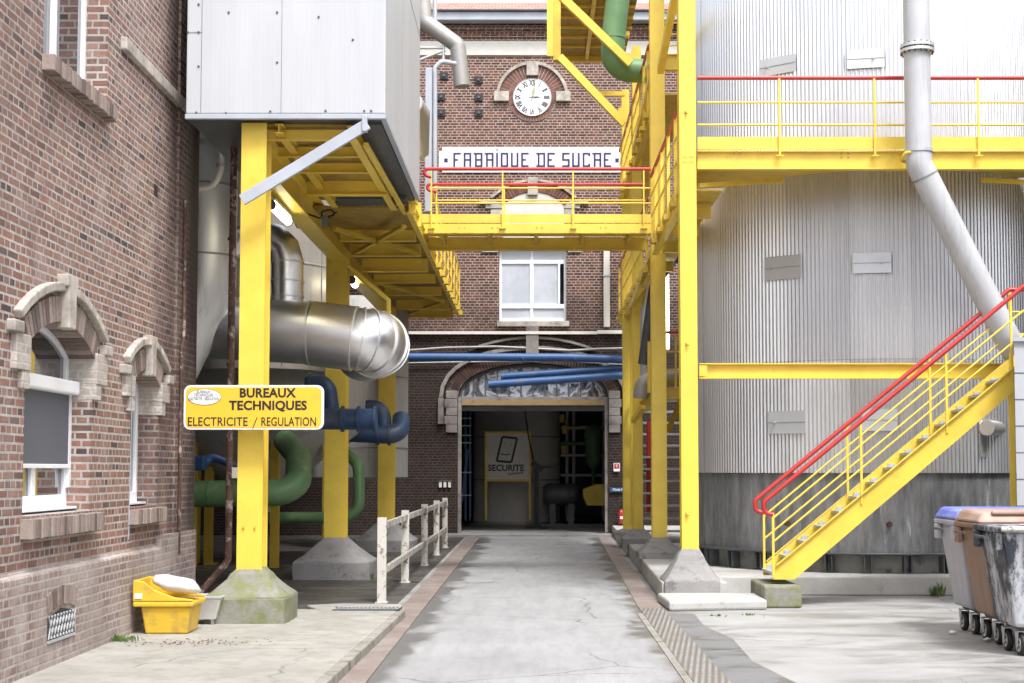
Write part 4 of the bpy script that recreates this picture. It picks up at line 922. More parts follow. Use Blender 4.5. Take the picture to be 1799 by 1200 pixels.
m.build('coupling', M['galv'], pp)
# rusty downpipe
rp = thing('rusty_pipe', 'slim rusty brown pipe rising left of the nearest yellow column and kinked at its foot', 'pipe', at(355,1040,15.9))
P = fillet([at(412,212,16.0), at(406,600,16.0), at(401,985,16.0), at(352,1042,15.9)], .12, 5)
MB().tube(P, .040, 12).build('pipe', M['rusty'], rp)
p = at(413,829,15.95); B(p.x-.03,p.x+.07,p.y-.03,p.y+.03,p.z-.07,p.z+.05).build('tag_plate', M['cream'], rp)
for py in (640, 880, 420): p = at(408-(py-400)*.012,py,16.0); MB().tube([p-Vector((0,0,.015)), p+Vector((0,0,.015))], .05, 12).build('collar', M['rusty'], rp)
# silver duct
sdt = thing('silver_duct', 'large shiny silver duct lying across behind the columns and bending away at its right end', 'duct', at(560,600,19))
Ys = 18.9; r1 = .42
a0 = at(330,572,Ys); a1 = at(545,585,Ys); a2 = at(622,595,Ys); 
P = [a0, a1]; MB().tube(P, r1, 44).build('shell', M['alu'], sdt)
MB().tube([a1, a2], r1+.012, 44).build('sleeve', M['alu'], sdt)
a3 = a2 + (a2-a1).normalized()*.0
seg = [a2]; ang = 0; p = a2.copy(); d = Vector((1,0,-.12)).normalized(); tgt = Vector((-.42,.9,-.06)).normalized()
rings = [a2]
for k in range(7):
    t = k/6; dd_ = (d*(1-t)+tgt*t).normalized(); p = p + dd_*(.085); rings.append(p.copy())
rings.append(p + tgt*.5)
MB().tube(rings, r1, 44).build('elbow', M['alu'], sdt)
for i in range(0, 8):
    dr = (rings[i+1]-rings[i]).normalized()*.011 if i < len(rings)-1 else tgt*.01
    MB().tube([rings[i]-dr, rings[i]+dr], r1+.018, 44).build('seam', M['alu_dull'], sdt)
for c in (a0.lerp(a1,.5), a1): dr = Vector((.012,0,0)); MB().tube([c-dr, c+dr], r1+.016, 44).build('seam', M['alu_dull'], sdt)
ve = fillet([at(370,455,Ys+.15), at(505,385,Ys+.15), at(505,560,Ys+.15)], .55, 4)
MB().tube(ve, .215, 36).build('riser', M['alu'], sdt)
for c in (ve[-1].lerp(ve[-2], t) for t in (.38,.65,.98)): MB().tube([c-Vector((0,0,.01)), c+Vector((0,0,.01))], .228, 36).build('seam', M['alu_dull'], sdt)
# blue pipes
def pipe(name, label, pts, r, mname, rad=.3, n=22, fl=(), cat='pipe'):
    t_ = thing(name, label, cat, pts[0]); MB().tube(fillet(pts, rad, 6), r, n).build('pipe', M[mname], t_)
    for c, d in fl:
        c = Vector(c); d = Vector(d).normalized()*.02; MB().tube([c-d, c+d], r+.035, n).build('flange', M[mname], t_)
    return t_
pipe('blue_pipe', 'thick blue pipe emerging behind the right end of the yellow sign', [at(500,735,20.6), at(660,737,20.6)], .155, 'blue_dark', .2,
     fl=((at(602,736,20.6),(1,0,0)),(at(630,736,20.6),(1,0,0)),(at(659,737,20.6),(1,0,0))))
pipe('blue_pipe', 'blue elbow dropping onto the thick blue pipe beside the sign', [at(540,676,21.0), at(574,674,20.95), at(580,722,20.9)], .14, 'blue_dark', .30, fl=((at(545,676,21.0),(1,0,0)),))
pipe('blue_pipe', 'dark blue pipe passing behind the middle column to an elbow at the far column', [at(540,757,26), at(703,765,26), at(705,735,26.4)], .165, 'blue_dark', .22,
     fl=((at(612,760,26),(1,0,0)),(at(684,764,26),(1,0,0)),(at(664,763,26),(1,0,0))))
pipe('blue_pipe', 'hooked blue pipe bending down between the middle and far columns', [at(636,735,26.4), at(640,716,26.3), at(672,718,26.2), at(674,760,26.1)], .15, 'blue_dark', .24)
t_ = pipe('blue_pipe', 'small bright blue valve pipework low behind the brick corner', [at(330,812,22), at(365,815,22), at(368,800,22.3), at(420,822,22.3)], .06, 'blue', .1, 12)
p = at(350,812,21.9); MB().box(p.x-.16,p.x+.10,p.y-.1,p.y+.1,p.z-.13,p.z+.10).build('valve_body', M['blue'], t_, .03)
# green pipes
def gpipe(label, pts, r, rad, mname='green'):
    return pipe('green_pipe', label, pts, r, mname, rad, 26)
g1 = gpipe('thick green pipe from the brick corner turning up right of the nearest column', [at(320,868,20.5), at(526,866,20.5), at(524,800,21.2), at(500,775,23.8)], .19, .34)
for px in (367, 467): MB().tube([at(px-.8,867.5,20.5), at(px+.8,867.5,20.5)], .196, 26).build('weld', M['green_dark'], g1)
gpipe('thinner green pipe low behind the columns turning up beside the middle column', [at(430,910,24.6), at(632,909,24.6), at(630,815,24.8), at(605,795,25.2)], .10, .30)
# stair post/legs deep inside
for i, (px, w_, lab) in enumerate(((349,7,'slimmer yellow post low in the dark left of the green pipe'),(368,13,'wider yellow post low in the dark beside the rusty pipe'))):
    t_ = thing('short_post', lab, 'post', at(px, 935, 25)); x = gx(px,25)
    MB().ibar((x,25,0),(x,25,2.0), w_*.0105, w_*.0105, .012,.012).build('post', M['yellow_old'], t_); B(x-.15,x+.15,24.85,25.15,.005,.03).build('foot_plate', M['yellow_old'], t_)
# white peeling railing
fn = thing('white_railing', 'rusty white painted steel railing with peeling posts along the left of the road', 'railing', (-1.86, 24, 0))
fp = [(-1.87,17.8),(-1.865,21.0),(-1.86,24.7),(-1.855,27.7),(-1.85,30.3)]
for x, y in fp:
    m = MB(); m.ibar((x,y,0.0),(x,y,1.06), .105, .10, .012, .010); m.box(x-.075,x+.075,y-.07,y+.07,.004,.018); m.build('post', M['peel'], fn)
for (xa, ya), (xb, yb) in zip(fp, fp[1:]):
    for z in (.96, .40): MB().bar((xa+.02,ya+.06,z),(xb+.02,yb-.06,z), .05, .085).build('rail', M['rail_wood'], fn, .006)
# sign BUREAUX TECHNIQUES
sY = 14.55
sg = thing('office_sign', 'yellow rounded sign reading BUREAUX TECHNIQUES across the nearest yellow column', 'sign', at(445, 716, sY))
def rrect(x0, x1, z0, z1, r, n=6):
    out = []
    for cx_2, cz_2, a0 in ((x1-r,z1-r,0),(x0+r,z1-r,90),(x0+r,z0+r,180),(x1-r,z0+r,270)):
        for k in range(n+1): a = R(a0+90*k/n); out.append((cx_2+r*math.cos(a), cz_2+r*math.sin(a)))
    return out
X0, X1, Z0, Z1 = gx(323.5,sY,716), gx(569,sY,716), gz(755,sY), gz(677,sY)
MB().prism(rrect(X0,X1,Z0,Z1,.07), 'y', sY-.02, sY+.02).build('board', M['white'], sg, .004)
q = N('sign_yellow'); q.set(q.mix(q.ramp(q.noise(5,6,.7),[(.55,0.0),(.8,.5)]), (.78,.49,.04), (.58,.34,.05)), .35); M['sign'] = q.m
MB().prism(rrect(X0+.022,X1-.022,Z0+.02,Z1-.02,.055), 'y', sY-.024, sY-.015).build('face', M['sign'], sg)
def stext(s, px0, px1, py, h, bold, nm='lettering', mm='ink'):
    tw = (px1-px0)*sY/F; o = text(nm, s, M[mm], at((px0+px1)/2, py, sY-.026), h, sg, 1, bold, ext=.001, track=1.02)
    xs2 = [v.co.x for v in o.data.vertices]; c = (max(xs2)+min(xs2))/2; k = tw/(max(xs2)-min(xs2)); tc = at((px0+px1)/2, py, sY).x - sg.location.x
    for v in o.data.vertices: v.co.x = tc + (v.co.x-c)*k
    return o
stext('BUREAUX', 422, 521, 691, .128, .004); stext('TECHNIQUES', 403, 540, 713, .128, .004); stext('ELECTRICITE', 331, 436, 741.5, .125, .001); stext('REGULATION', 460, 556, 741.5, .125, .001)
MB().bar(at(444,752,sY-.026), at(452,733,sY-.026), .008, .002, (0,1,0)).build('slash', M['ink'], sg)
c = at(359,697.5,sY-.027); el = [(c.x+math.cos(2*math.pi*k/40)*.172, c.z+math.sin(2*math.pi*k/40)*.083) for k in range(40)]
MB().prism(el, 'y', sY-.027, sY-.0242).build('oval_rim', M['ink'], sg)
el = [(c.x+math.cos(2*math.pi*k/40)*.168, c.z+math.sin(2*math.pi*k/40)*.079) for k in range(40)]
MB().prism(el, 'y', sY-.029, sY-.0272).build('oval', M['white'], sg)
for s_, py, a, b in (('BUREAUX',688.5,347,371),('TECHNIQUES',694.3,342,376),('ELECTRICITE - REGULATION',700.8,333,386)):
    o = stext(s_, a, b, py, .042, 0, 'small_lettering', 'screen')
    for v in o.data.vertices: v.co.y -= .006
m = MB()
for px in (420, 462): p = at(px, 716, sY); m.box(p.x-.015,p.x+.015,sY+.02,14.76,p.z-.15,p.z+.15)
m.build('mounting_bracket', M['galv'], sg)

# ================================================================ grit bin, sack, grey box, drain
gb = thing('grit_bin', 'small yellow grit bin with a raised hopper rim standing against the brick wall', 'grit bin', (-3.42, 13.75, .1))
q = N('grit_bin_yellow'); q.set(q.mix(q.ramp(q.noise(4,7,.7),[(.5,0.0),(.68,.8)]), (.72,.46,.035), (.34,.23,.07)), .45); M['grit'] = q.m
bx = gx(285,13.5,1090); 
m = MB(); m.frus(bx+.02, 13.78, .10, .36, .20, .20, .235, .24); m.build('body', M['grit'], gb, .02)
m = MB(); m.frus(bx, 13.78, .36, .41, .285, .27, .285, .27); m.build('rim', M['grit'], gb, .015)
xl, xr_ = bx-.285, bx+.285
m = MB(); pr_ = [(xl,.412),(xr_,.412),(xr_,.43),(xr_-.18,.45),(xl+.2,.52),(xl+.10,.60),(xl,.615)]
m.prism(pr_, 'y', 13.51, 13.54).prism(pr_, 'y', 14.02, 14.05).box(xl, xl+.03, 13.545, 14.015, .412, .61); m.build('hopper', M['grit'], gb, .012)
B(xl+.02, xl+.09, 13.502, 13.507, .44, .49).build('sticker', M['white'], gb)
sk = MB(); n1, n2 = 18, 12; vs_ = []
random.seed(3); M['sack'] = pm('sack_plastic', (.62,.61,.60), .45, 0, .1, 6, dirt=(.42,.38,.34), damt=(.55,.75), dsc=5)
for i in range(n2+1):
    ph = math.pi*i/n2 - math.pi/2
    for j in range(n1):
        th = 2*math.pi*j/n1; k = 1+.07*math.sin(3*th+i*.5)+.04*math.sin(7*th-i)+random.uniform(-.02,.02); cz = math.cos(ph)**.6
        vs_.append((bx+.07+.225*cz*math.cos(th)*k, 13.76+.20*cz*math.sin(th)*k, .555+.068*math.sin(ph)*k - .17*(cz*math.cos(th))*.28))
sk.add(vs_, [(i*n1+j, i*n1+(j+1)%n1, (i+1)*n1+(j+1)%n1, (i+1)*n1+j) for i in range(n2) for j in range(n1)], True)
tag(sk.build('sack', M['sack']), 'full white sack slumped on top of the yellow grit bin', 'sack')
gk = thing('grey_box', 'small stained grey metal box between the grit bin and the mossy column base', 'box', (gx(362,14.6,1080), 14.6, .1))
x = gx(358,14.5,1080); m = MB(); m.frus(x, 14.55, .15, .36, .14, .15, .20, .18); m.build('body', M['alu_dull'], gk, .012)
m = MB(); m.box(x-.21,x+.21,14.36,14.40,.361,.385).box(x-.21,x+.21,14.70,14.74,.361,.385).box(x-.21,x-.17,14.401,14.699,.361,.385).box(x+.17,x+.21,14.401,14.699,.361,.385); m.build('rim', M['galv'], gk, .004)
for dx in (-.1,.1): MB().box(x+dx-.015,x+dx+.015,14.44,14.47,.10,.15).build('foot', M['galv'], gk)
dr = thing('drain_grate', 'iron slotted drain grate set flush beside the road at the pavement end', 'drain grate', (-1.9, 16.1, 0.1))
xa, xb = gx(590,16.1,1072), gx(706,16.1,1072)
struct('pavement_lip', MB().prism([(-2.25,15.6),(-1.50,15.6),(-1.50,16.6),(-2.2,16.7),(-2.6,16.5)], 'z', .0, .102), M['pave'], .02)
m = MB(); m.box(xa, xb, 15.80, 15.83, .103, .115).box(xa, xb, 16.09, 16.12, .103, .115); m.build('frame', M['dark_steel'], dr)
B(xa, xb, 15.83, 16.09, .1035, .106).build('pit', M['black'], dr)
m = MB(); k = xa+.02
while k < xb-.03: m.bar((k,15.83,.113),(k+.03,16.09,.113), .018, .010); k += .045
m.build('bars', M['galv'], dr)

# ================================================================ pipes between the clad box and the facade
gp = thing('vent_pipe', 'fat grey vent pipe with two bends at top left of the clock', 'pipe', at(790,70,27))
MB().tube(fillet([at(733,-80,27), at(746,38,27), at(806,78,27), at(812,152,27)], .18, 3), [.17]*10, 28).build('pipe', M['alu_dull'], gp) if False else MB().tube(fillet([at(733,-80,27), at(746,38,27), at(804,80,27), at(812,152,27)], .12, 3), .155, 28).build('pipe', M['duct_grey'], gp)
m = MB(); m.tube([at(736,84,27), at(782,84,27)], .03, 8).tube([at(736,106,27), at(782,88,27)], .03, 8).tube([at(779,60,27), at(779,105,27)], .03, 8); m.build('bracket', M['galv'], gp)
ch = thing('square_mast', 'pale grey square downpipe with a curved top left of the clock facade', 'pipe', at(756,370,26))
m = MB(); x = gx(753,26,250); m.box(x-.06,x+.06,25.94,26.06,gz(372,26),gz(120,26)); m.build('shaft', M['grey_paint'], ch, .008)
MB().tube(fillet([at(764,330,26.1), at(764,120,26.1), at(775,108,26.1), at(800,112,26.3)], .1, 6), .045, 12).build('pipe', M['grey_paint'], ch)
rp2 = thing('round_mast', 'thin pale round pole rising past the roof edge beside the grey vent pipe', 'pole', at(764,45,27.6))
MB().tube([at(764,60,27.6), at(764,-60,27.6)], .045, 12).build('pole', M['galv'], rp2)
pw = thing('white_drum', 'white rounded drum of pipework just behind the right edge of the clad box', 'duct', at(738,220,25))
MB().tube([at(722,180,24.2), at(735,200,25), at(735,262,25.2), at(700,285,25.4)], [.2,.21,.21,.2], 28).build('shell', M['alu_dull'], pw)
pass
# ================================================================ FOOTBRIDGE
fb = thing('footbridge', 'yellow steel footbridge with red handrails crossing above the road in front of the facade', 'footbridge', (0, 22, 5.3))
y0, y1 = 21.4, 22.5; xa, xb = gx(740,y0,400), gx(1144,y0,400)
z_b, z_t, t_b, t_t = gz(410,y0), gz(393,y0), gz(391,y0), gz(376,y0)
MB().ibar((xa,y0+.05,(z_b+z_t)/2),(xb,y0+.05,(z_b+z_t)/2), .10, z_t-z_b, .012,.01).box(xa,xb,y0,y0+.012,z_b,z_t).build('front_beam', M['yellow'], fb)
MB().ibar((xa,y1-.05,z_b+.0),(xb,y1-.05,z_b+.0), .10, .20, .012,.01).build('rear_beam', M['yellow'], fb)
B(xa, xb, y0+.1, y1-.1, z_t-.03, z_t-.005).build('deck', M['yellow_old'], fb)
B(xa, xb, y0+.02, y0+.03, t_b, t_t).build('toe_board', M['yellow'], fb); B(xa, xb, y1-.03, y1-.02, t_b, t_t).build('toe_board', M['yellow'], fb)
for k in range(5): x = xa+.3+k*(xb-xa-.6)/4; B(x-.03,x+.03,y0+.11,y1-.11,z_b-.02,z_t-.04).build('cross_member', M['yellow_old'], fb)
for px in (812,870,948,1060):
    x = gx(px,y0,400); m = MB()
    for s in (-.04,.04): m.tube([(x+s,y0,(z_b+z_t)/2+.02),(x+s,y0-.012,(z_b+z_t)/2+.02)], .011, 8)
    m.build('bolts', M['yellow_old'], fb)
def rails(par, y, pxs, py_top, py_mids, mref, xa, xb, red_r=.026, post_foot=True, ypost=None):
    zt_ = gz(py_top, y)
    for px in pxs:
        x = gx(px, y, 350); MB().bar((x,y,z_b+.06 if post_foot else z_t),(x,y,zt_), .022, .03).build('railing_post', M['yellow'], par)
        if post_foot: MB().box(x-.05,x+.05,y-.02,y+.03,z_b+.07,z_b+.085).build('post_foot', M['yellow'], par)
    for py in py_mids: z = gz(py,y); MB().tube([(xa,y,z),(xb,y,z)], .013, 8).build('mid_rail', M['yellow'], par)
    return zt_
zt_ = rails(fb, y0-.02, (758,883,1007,1131), 297, (357,), None, gx(757,y0), xb)
MB().tube([(gx(757,y0),y0-.02,gz(331,y0)),(xb,y0-.02,gz(331,y0))], .013, 8).build('mid_rail', M['yellow'], fb)
MB().tube(fillet([(gx(756,y0),y0-.02,gz(312,y0)),(gx(744,y0),y0-.02,gz(308,y0)),(gx(744,y0),y0-.02,zt_),(xb,y0-.02,zt_)], .05, 5), .027, 12).build('hand_rail', M['red'], fb)
zt2 = rails(fb, y1, (767,886,1006,1131), 324, (352,), None, gx(766,y1), xb, post_foot=False)
MB().tube(fillet([(gx(766,y1),y1,gz(337,y1)),(gx(749,y1),y1,gz(334,y1)),(gx(749,y1),y1,zt2),(xb,y1,zt2)], .05, 5), .027, 12).build('hand_rail', M['red'], fb)

# ================================================================ RIGHT STEEL TOWER
gR = 'yellow steel columns along the right side of the road'
CXR = 2.03; ZP = .25
RC = [(18.25,.215,1211,'nearest yellow column on the right, standing at the corner of the tank platform',(.36,.36,ZP-.24,ZP+.02,.66),'conc_grey'),
      (22.9,.235,1158,'second yellow column on the right, standing where the footbridge lands',(.36,.36,ZP-.0,ZP+.10,.58),'conc_grey'),
      (27.4,.17,1121,'third yellow column on the right, behind the footbridge column',(.32,.32,ZP,ZP+.10,.55),'conc_grey'),
      (30.6,.155,1101,'farthest yellow column on the right, nearest the gate pier',(.30,.30,ZP,ZP+.08,.40),'conc_grey')]
cols = []
for y, wd, px, lab, base, bm_ in RC:
    cols.append(column(lab, gx(px, y-.1, 700), y, wd, .24, ZP, 9.9, base, gR, bmat=bm_))
for (px, py) in ((1205,197),(1207,604),(1207,903)):
    p = at(px, py, 18.12); MB().tube([p+Vector((-.01,0,.02)), p+Vector((.015,-.03,-.02))], .014, 8).build('clamp', M['yellow_old'], cols[0])
m = MB()
for px in (1201,1205,1213,1217):
    for py in (275,284): p = at(px,py,18.13); m.tube([p,p+Vector((0,-.008,0))], .008, 6)
m.build('bolts', M['yellow_old'], cols[0])
# level walkway through the tower
tw = thing('tower_walkway', 'yellow walkway level running back from the footbridge past the columns to the facade', 'walkway', (2, 24, 5.1))
XW = 2.02
def edge(t_, X, ya, yb, zb_, h, rail_h, col='yellow', post=1.0, redrail=True, off=0):
    MB().ibar((X,ya,zb_+h/2),(X,yb,zb_+h/2), .09, h, .012,.01).build('edge_beam', M[col], t_)
    k = ya+.25
    while k < yb:
        MB().bar((X-.05,k,zb_+h*.3),(X-.05,k,zb_+h+rail_h), .045, .022).build('railing_post', M[col], t_)
        MB().box(X-.13,X-.05,k-.11,k+.11,zb_+h*.25,zb_+h*.25+.07).build('post_foot', M['yellow_old'], t_); k += post
    for z in (.38,.70): MB().bar((X-.055,ya,zb_+h+z*rail_h),(X-.055,yb,zb_+h+z*rail_h), .016, .04).build('mid_rail', M[col], t_)
    MB().tube([(X-.055,ya,zb_+h+rail_h),(X-.055,yb,zb_+h+rail_h)], .025, 10).build('hand_rail', M['red'] if redrail else M[col], t_)
    B(X-.03, X-.02, ya, yb, zb_+h+.01, zb_+h+.13).build('toe_board', M[col], t_)
edge(tw, XW-.06, 18.5, 22.6, 5.08, .22, 1.05)
edge(tw, XW, 24.0, 32.0, 4.97, .22, 1.05, post=1.1)
B(XW+.1, 2.5, 18.5, 35.6, 5.31, 5.33).build('deck', M['yellow_old'], tw)
for y in (19.3,20.8,22.3,24.5,26.5,28.5,31,33.5): MB().ibar((XW+.05,y,5.17),(2.45,y,5.17), .08, .18, .01,.01).build('cross_beam', M['yellow'], tw)
up = thing('upper_walkway', 'upper yellow walkway level with dark red handrail high between the right columns', 'walkway', (2, 26, 7.6))
edge(up, XW+.0, 23.6, 31.6, 7.55, .20, 1.05, post=.9)
B(XW+.1, 2.6, 22.9, 35.6, 7.76, 7.79).build('deck', M['yellow_old'], up)
MB().ibar((2.14,22.9,gz(110,22.9)),(2.6,22.9,gz(110,22.9)), .12, .26, .014,.012).build('cross_beam', M['yellow'], up)
for py_ in (20,40,60,80): MB().bar(at(1166,py_,22.8), at(1199,py_,22.8), .02, .02).build('mid_rail', M['yellow'], up)
MB().bar(at(1160,124,22.4), at(1190,-30,20.0), .10, .13).build('diagonal_brace', M['yellow'], up)
MB().bar(at(1116,262,27.0), at(1146,130,23.3), .10, .12).build('diagonal_brace', M['yellow'], up)
MB().bar(at(1165,420,22.2), at(1222,290,18.6), .10, .12).build('diagonal_brace', M['yellow'], tw)
MB().bar(at(1112,535,27.2), at(1147,440,23.6), .09, .11).build('diagonal_brace', M['yellow'], tw)
lo = thing('lower_landing', 'low yellow landing between the right columns with a short red topped railing', 'landing', (2.5, 23, 2.8))
MB().ibar((2.14,23.3,gz(690,23.3)),(3.3,23.3,gz(690,23.3)), .12, .19, .014,.012).build('beam', M['yellow'], lo)
MB().ibar((XW+.08,23.0,2.86),(XW+.10,27.3,2.86), .12, .22, .014,.012).build('beam', M['yellow'], lo)
B(XW+.15, 3.3, 23.4, 27.3, 2.96, 2.98).build('deck', M['yellow_old'], lo)
yb_ = 23.25; MB().tube([at(1170,584,yb_),at(1200,584,yb_)], .026, 10).build('hand_rail', M['red'], lo)
for py in (618,650): MB().tube([at(1168,py,yb_),at(1200,py,yb_)], .015, 8).build('mid_rail', M['yellow'], lo)
MB().bar(at(1187,684,yb_), at(1187,584,yb_), .03, .03).build('railing_post', M['yellow'], lo)
MB().bar(at(1140,600,24.5), at(1140,690,24.5), .05, .05).build('railing_post', M['yellow'], lo)
MB().bar(at(1130,715,25.5), at(1112,740,26), .08, .08).build('diagonal_brace', M['yellow'], lo)
# secondary uprights, cables, pipes inside the tower
for i, (px, Y, w_, lab) in enumerate(((1110,29.2,.06,'very thin yellow upright between the third and farthest right columns'),)):
    t_ = thing('slim_upright', lab, 'post', (gx(px,Y), Y, ZP)); x = gx(px,Y,600)
    MB().ibar((x,Y,.25),(x,Y,8.4), w_, w_, .012,.01).build('post', M['yellow'], t_); B(x-.12,x+.12,Y-.12,Y+.12,.25,.27).build('foot_plate', M['yellow_old'], t_)
t_ = thing('tube_lamp', 'tall lit vertical tube lamp between the two nearest right hand columns', 'lamp', at(1172,545,26)); 
MB().tube([at(1172,472,26),at(1173,612,26)], .024, 12).build('lit_tube', M['lit'], t_); MB().bar(at(1172,470,26.06),at(1173,615,26.06), .07,.05).build('housing', M['galv'], t_)
pipe('grey_pipe', 'dull silver pipe standing between the second and third right columns', [at(1133,690,26.5), at(1133,548,26.5), at(1143,500,26.5)], .09, 'galv', .2)
pipe('grey_pipe', 'grey slanting pipe rising behind the footbridge column on the right', [at(1130,640,25.8), at(1150,500,25.8), at(1185,450,25.8)], .10, 'dark_steel', .3)
pipe('blue_pipe', 'short blue pipe high under the walkway between the two nearest right columns', [at(1160,452,25), at(1215,452,25)], .12, 'blue', .1)
pipe('grey_pipe', 'pale grey wrapped pipe bend resting on the lower landing', [at(1125,700,25), at(1128,672,25), at(1150,664,25), at(1200,660,25)], .13, 'duct_grey', .2)
lv = thing('rear_stair', 'dark open tread steel stair in the shade between the two nearest right columns', 'stair', (2.7, 28, ZP))
for k in range(12): B(2.15, 3.6, 27.5+k*.22, 27.75+k*.22, ZP+.24*(k+1)-.04, ZP+.24*(k+1)).build('tread', M['galv'], lv)
for x in (2.13, 3.62): MB().bar((x,27.3,ZP),(x,30.3,ZP+3.0), .04, .22).build('stringer', M['dark_steel'], lv)
MB().bar(at(1172,760,26.5), at(1196,705,26.5), .08, .10).build('brace', M['yellow_old'], lv)
sn = thing('safety_notice', 'small white safety notice behind the third right hand column', 'sign', at(1134,823,30)); m = MB(); pbox(m, 1129, 815, 1137, 832, 30, .02); m.build('board', M['white'], sn)
m = MB(); pbox(m, 1131, 817, 1135, 822, 29.994, .005); m.build('green_mark', M['green'], sn); m = MB(); pbox(m, 1130, 825, 1136, 830, 29.994, .005); m.build('blue_mark', M['blue'], sn)
pipe('red_pipe', 'thin red riser pipe rising beside the third right hand column', [at(1139,900,29), at(1140,740,29)], .045, 'red', .1, 12)
# overhanging platform at the top
op = thing('overhead_platform', 'yellow cantilever platform overhead with diagonal brackets at the top centre', 'platform', (1.2, 29, 10.2))
yn, yf = 25.6, 30.4; zb_ = gz(101, yf); xL, xR = gx(972,yf,80), 2.0
B(xL, xR, yn, yf, zb_, zb_+.03).build('soffit', M['yellow_shaded'], op)
B(xL-.06, xL, yn, yf, zb_-.04, zb_+.9).build('left_fascia', M['yellow'], op)
zpn = gz(105, yn)
m = MB(); pbox(m, 961, -90, 972, 98, yn-.05, .05); m.build('side_plate', M['yellow'], op); m = MB(); pbox(m, 972.2, -90, 985, 105, yn-.02, .15); m.build('side_plate', M['yellow_old'], op)  # second plate takes a darker yellow to stand in for the shaded side
MB().box(xL, xR, yf-.12, yf, zb_-.12, zb_-.001).build('far_beam', M['yellow'], op)
for k in range(1,7): y = yn+.65*k; B(xL+.01, xR, y, y+.035, zb_-.05, zb_-.001).build('rib', M['yellow'], op)
x = gx(1030,yf,60); B(x-.04, x+.04, yn, yf-.13, zb_-.09, zb_-.052).build('joist', M['yellow'], op)
for (a, b, w_) in (((983,100),(1097,218),.14),((982,-10),(1108,112),.15)): MB().bar(at(*a,25.0), at(*b,25.05), .10, w_*.93).build('diagonal_bracket', M['yellow'], op)
MB().bar(at(1040,165,27.2), at(1097,165,27.3), .1, .09).build('tie', M['yellow'], op); MB().bar(at(1055,60,27.2), at(1105,60,27.3), .1, .09).build('tie', M['yellow'], op)
m = MB().prism([(p.x,p.z) for p in (at(1078,205,27.1),at(1098,225,27.1),at(1100,180,27.1),at(1088,190,27.1))], 'y', 27.1, 27.13); m.build('gusset', M['yellow'], op)
m = MB().prism([(p.x,p.z) for p in (at(1092,118,27.1),at(1108,132,27.1),at(1112,95,27.1),at(1100,92,27.1))], 'y', 27.1, 27.13); m.build('gusset', M['yellow'], op)
gg = gpipe('fat green pipe hanging through the overhead platform and bending right at its foot', [at(1092,-60,25.32), at(1078,60,25.32), at(1075,122,25.32), at(1150,126,25.5)], .215, .30)
MB().tube([at(1078,66,25.32), at(1078,69,25.32)], .225, 24).build('weld', M['green'], gg)

# ================================================================ TANK
TX, TY, TR = 5.15, 22.0, 2.76
tank = thing('corrugated_tank', 'huge round tank clad in corrugated aluminium filling the right half of the view', 'tank', (TX, TY, ZP))
nr = 300; steps = nr*8; d_ = .010
def corr(z0, z1, r):
    vs_ = []
    for z in (z0, z1):
        for j in range(steps):
            a = 2*math.pi*j/steps; rr_ = r + d_*math.cos(2*math.pi*j/8); vs_.append((TX+rr_*math.cos(a), TY+rr_*math.sin(a), z))
    return MB().add(vs_, [(j, (j+1)%steps, steps+(j+1)%steps, steps+j) for j in range(steps)], True)
zc0 = gz(831, TY-TR)
corr(zc0, 11.5, TR).build('cladding', M['corr'], tank)
MB().lathe([(TR-.02,zc0-.003),(TR-.06,zc0)], TX, TY, 96).build('drip_edge', M['dark_steel'], tank)
zr = gz(972, TY-TR)
MB().lathe([(TR-.05,zr),(TR-.05,zc0+.2)], TX, TY, 96).build('shell', M['shell'], tank)
MB().lathe([(TR+.02,zr-.03),(TR+.05,zr-.03),(TR+.05,zr),(TR-.05,zr)], TX, TY, 96).build('base_ring', M['dark_steel'], tank)
MB().lathe([(TR-.12,ZP),(TR-.12,zr-.03)], TX, TY, 96).build('concrete_ring', M['stubs'], tank)
for k in range(20):
    a = -math.pi/2 + (k-9.5)*.19+.06; ca, sa = math.cos(a), math.sin(a); m = MB()
    for s in (-.045,.045):
        c0 = Vector((TX+ca*(TR-.13)-sa*s, TY+sa*(TR-.13)+ca*s, 0)); c1_ = Vector((TX+ca*(TR+.035)-sa*s, TY+sa*(TR+.035)+ca*s, 0))
        m.bar(c0+Vector((0,0,(ZP+zr)/2)), c1_+Vector((0,0,(ZP+zr)/2)), .014, zr-ZP-.05)
    m.build('anchor_chair', M['dark_steel'], tank)
def patch(px, py, w_, h_, lab, nz):
    # flat cover plate following the tank at pixel column px
    best = None
    for i in range(4000):
        a = -math.pi + math.pi*i/4000; x = TX+TR*math.cos(a); y = TY+TR*math.sin(a); xp = CX + x*F/y
        if best is None or abs(xp-px) < best[0]: best = (abs(xp-px), a)
    a = best[1]; n_ = Vector((math.cos(a), math.sin(a), 0)); t = Vector((-n_.y, n_.x, 0)); c = Vector((TX,TY,0)) + n_*(TR+.022); c.z = gz(py, c.y)
    k = c.y/F; hw = w_*k/2/abs(t.x); hh = h_*k/2
    m = MB(); m.bar(c - t*hw, c + t*hw, .014, hh*2); o = m.build('cover_plate', M['plate_alu'], tank)
    MB().bar(c - t*hw + n_*.009, c + t*hw + n_*.009, .006, .008).build('seam', M['alu_seam'], o)
    p = c + t*(hw*(nz)) + n_*.01; MB().tube([p, p+n_*.035], .016, 10).build('stud', M['galv'], o)
for (px, py, w_, h_, nz) in ((1374,115,56,32,-.6),(1530,103,64,34,.4),(1380,470,56,42,-.7),(1536,462,64,36,.5),(1383,742,58,40,-.6),(1545,738,60,38,.5)): patch(px, py, w_, h_, '', nz)
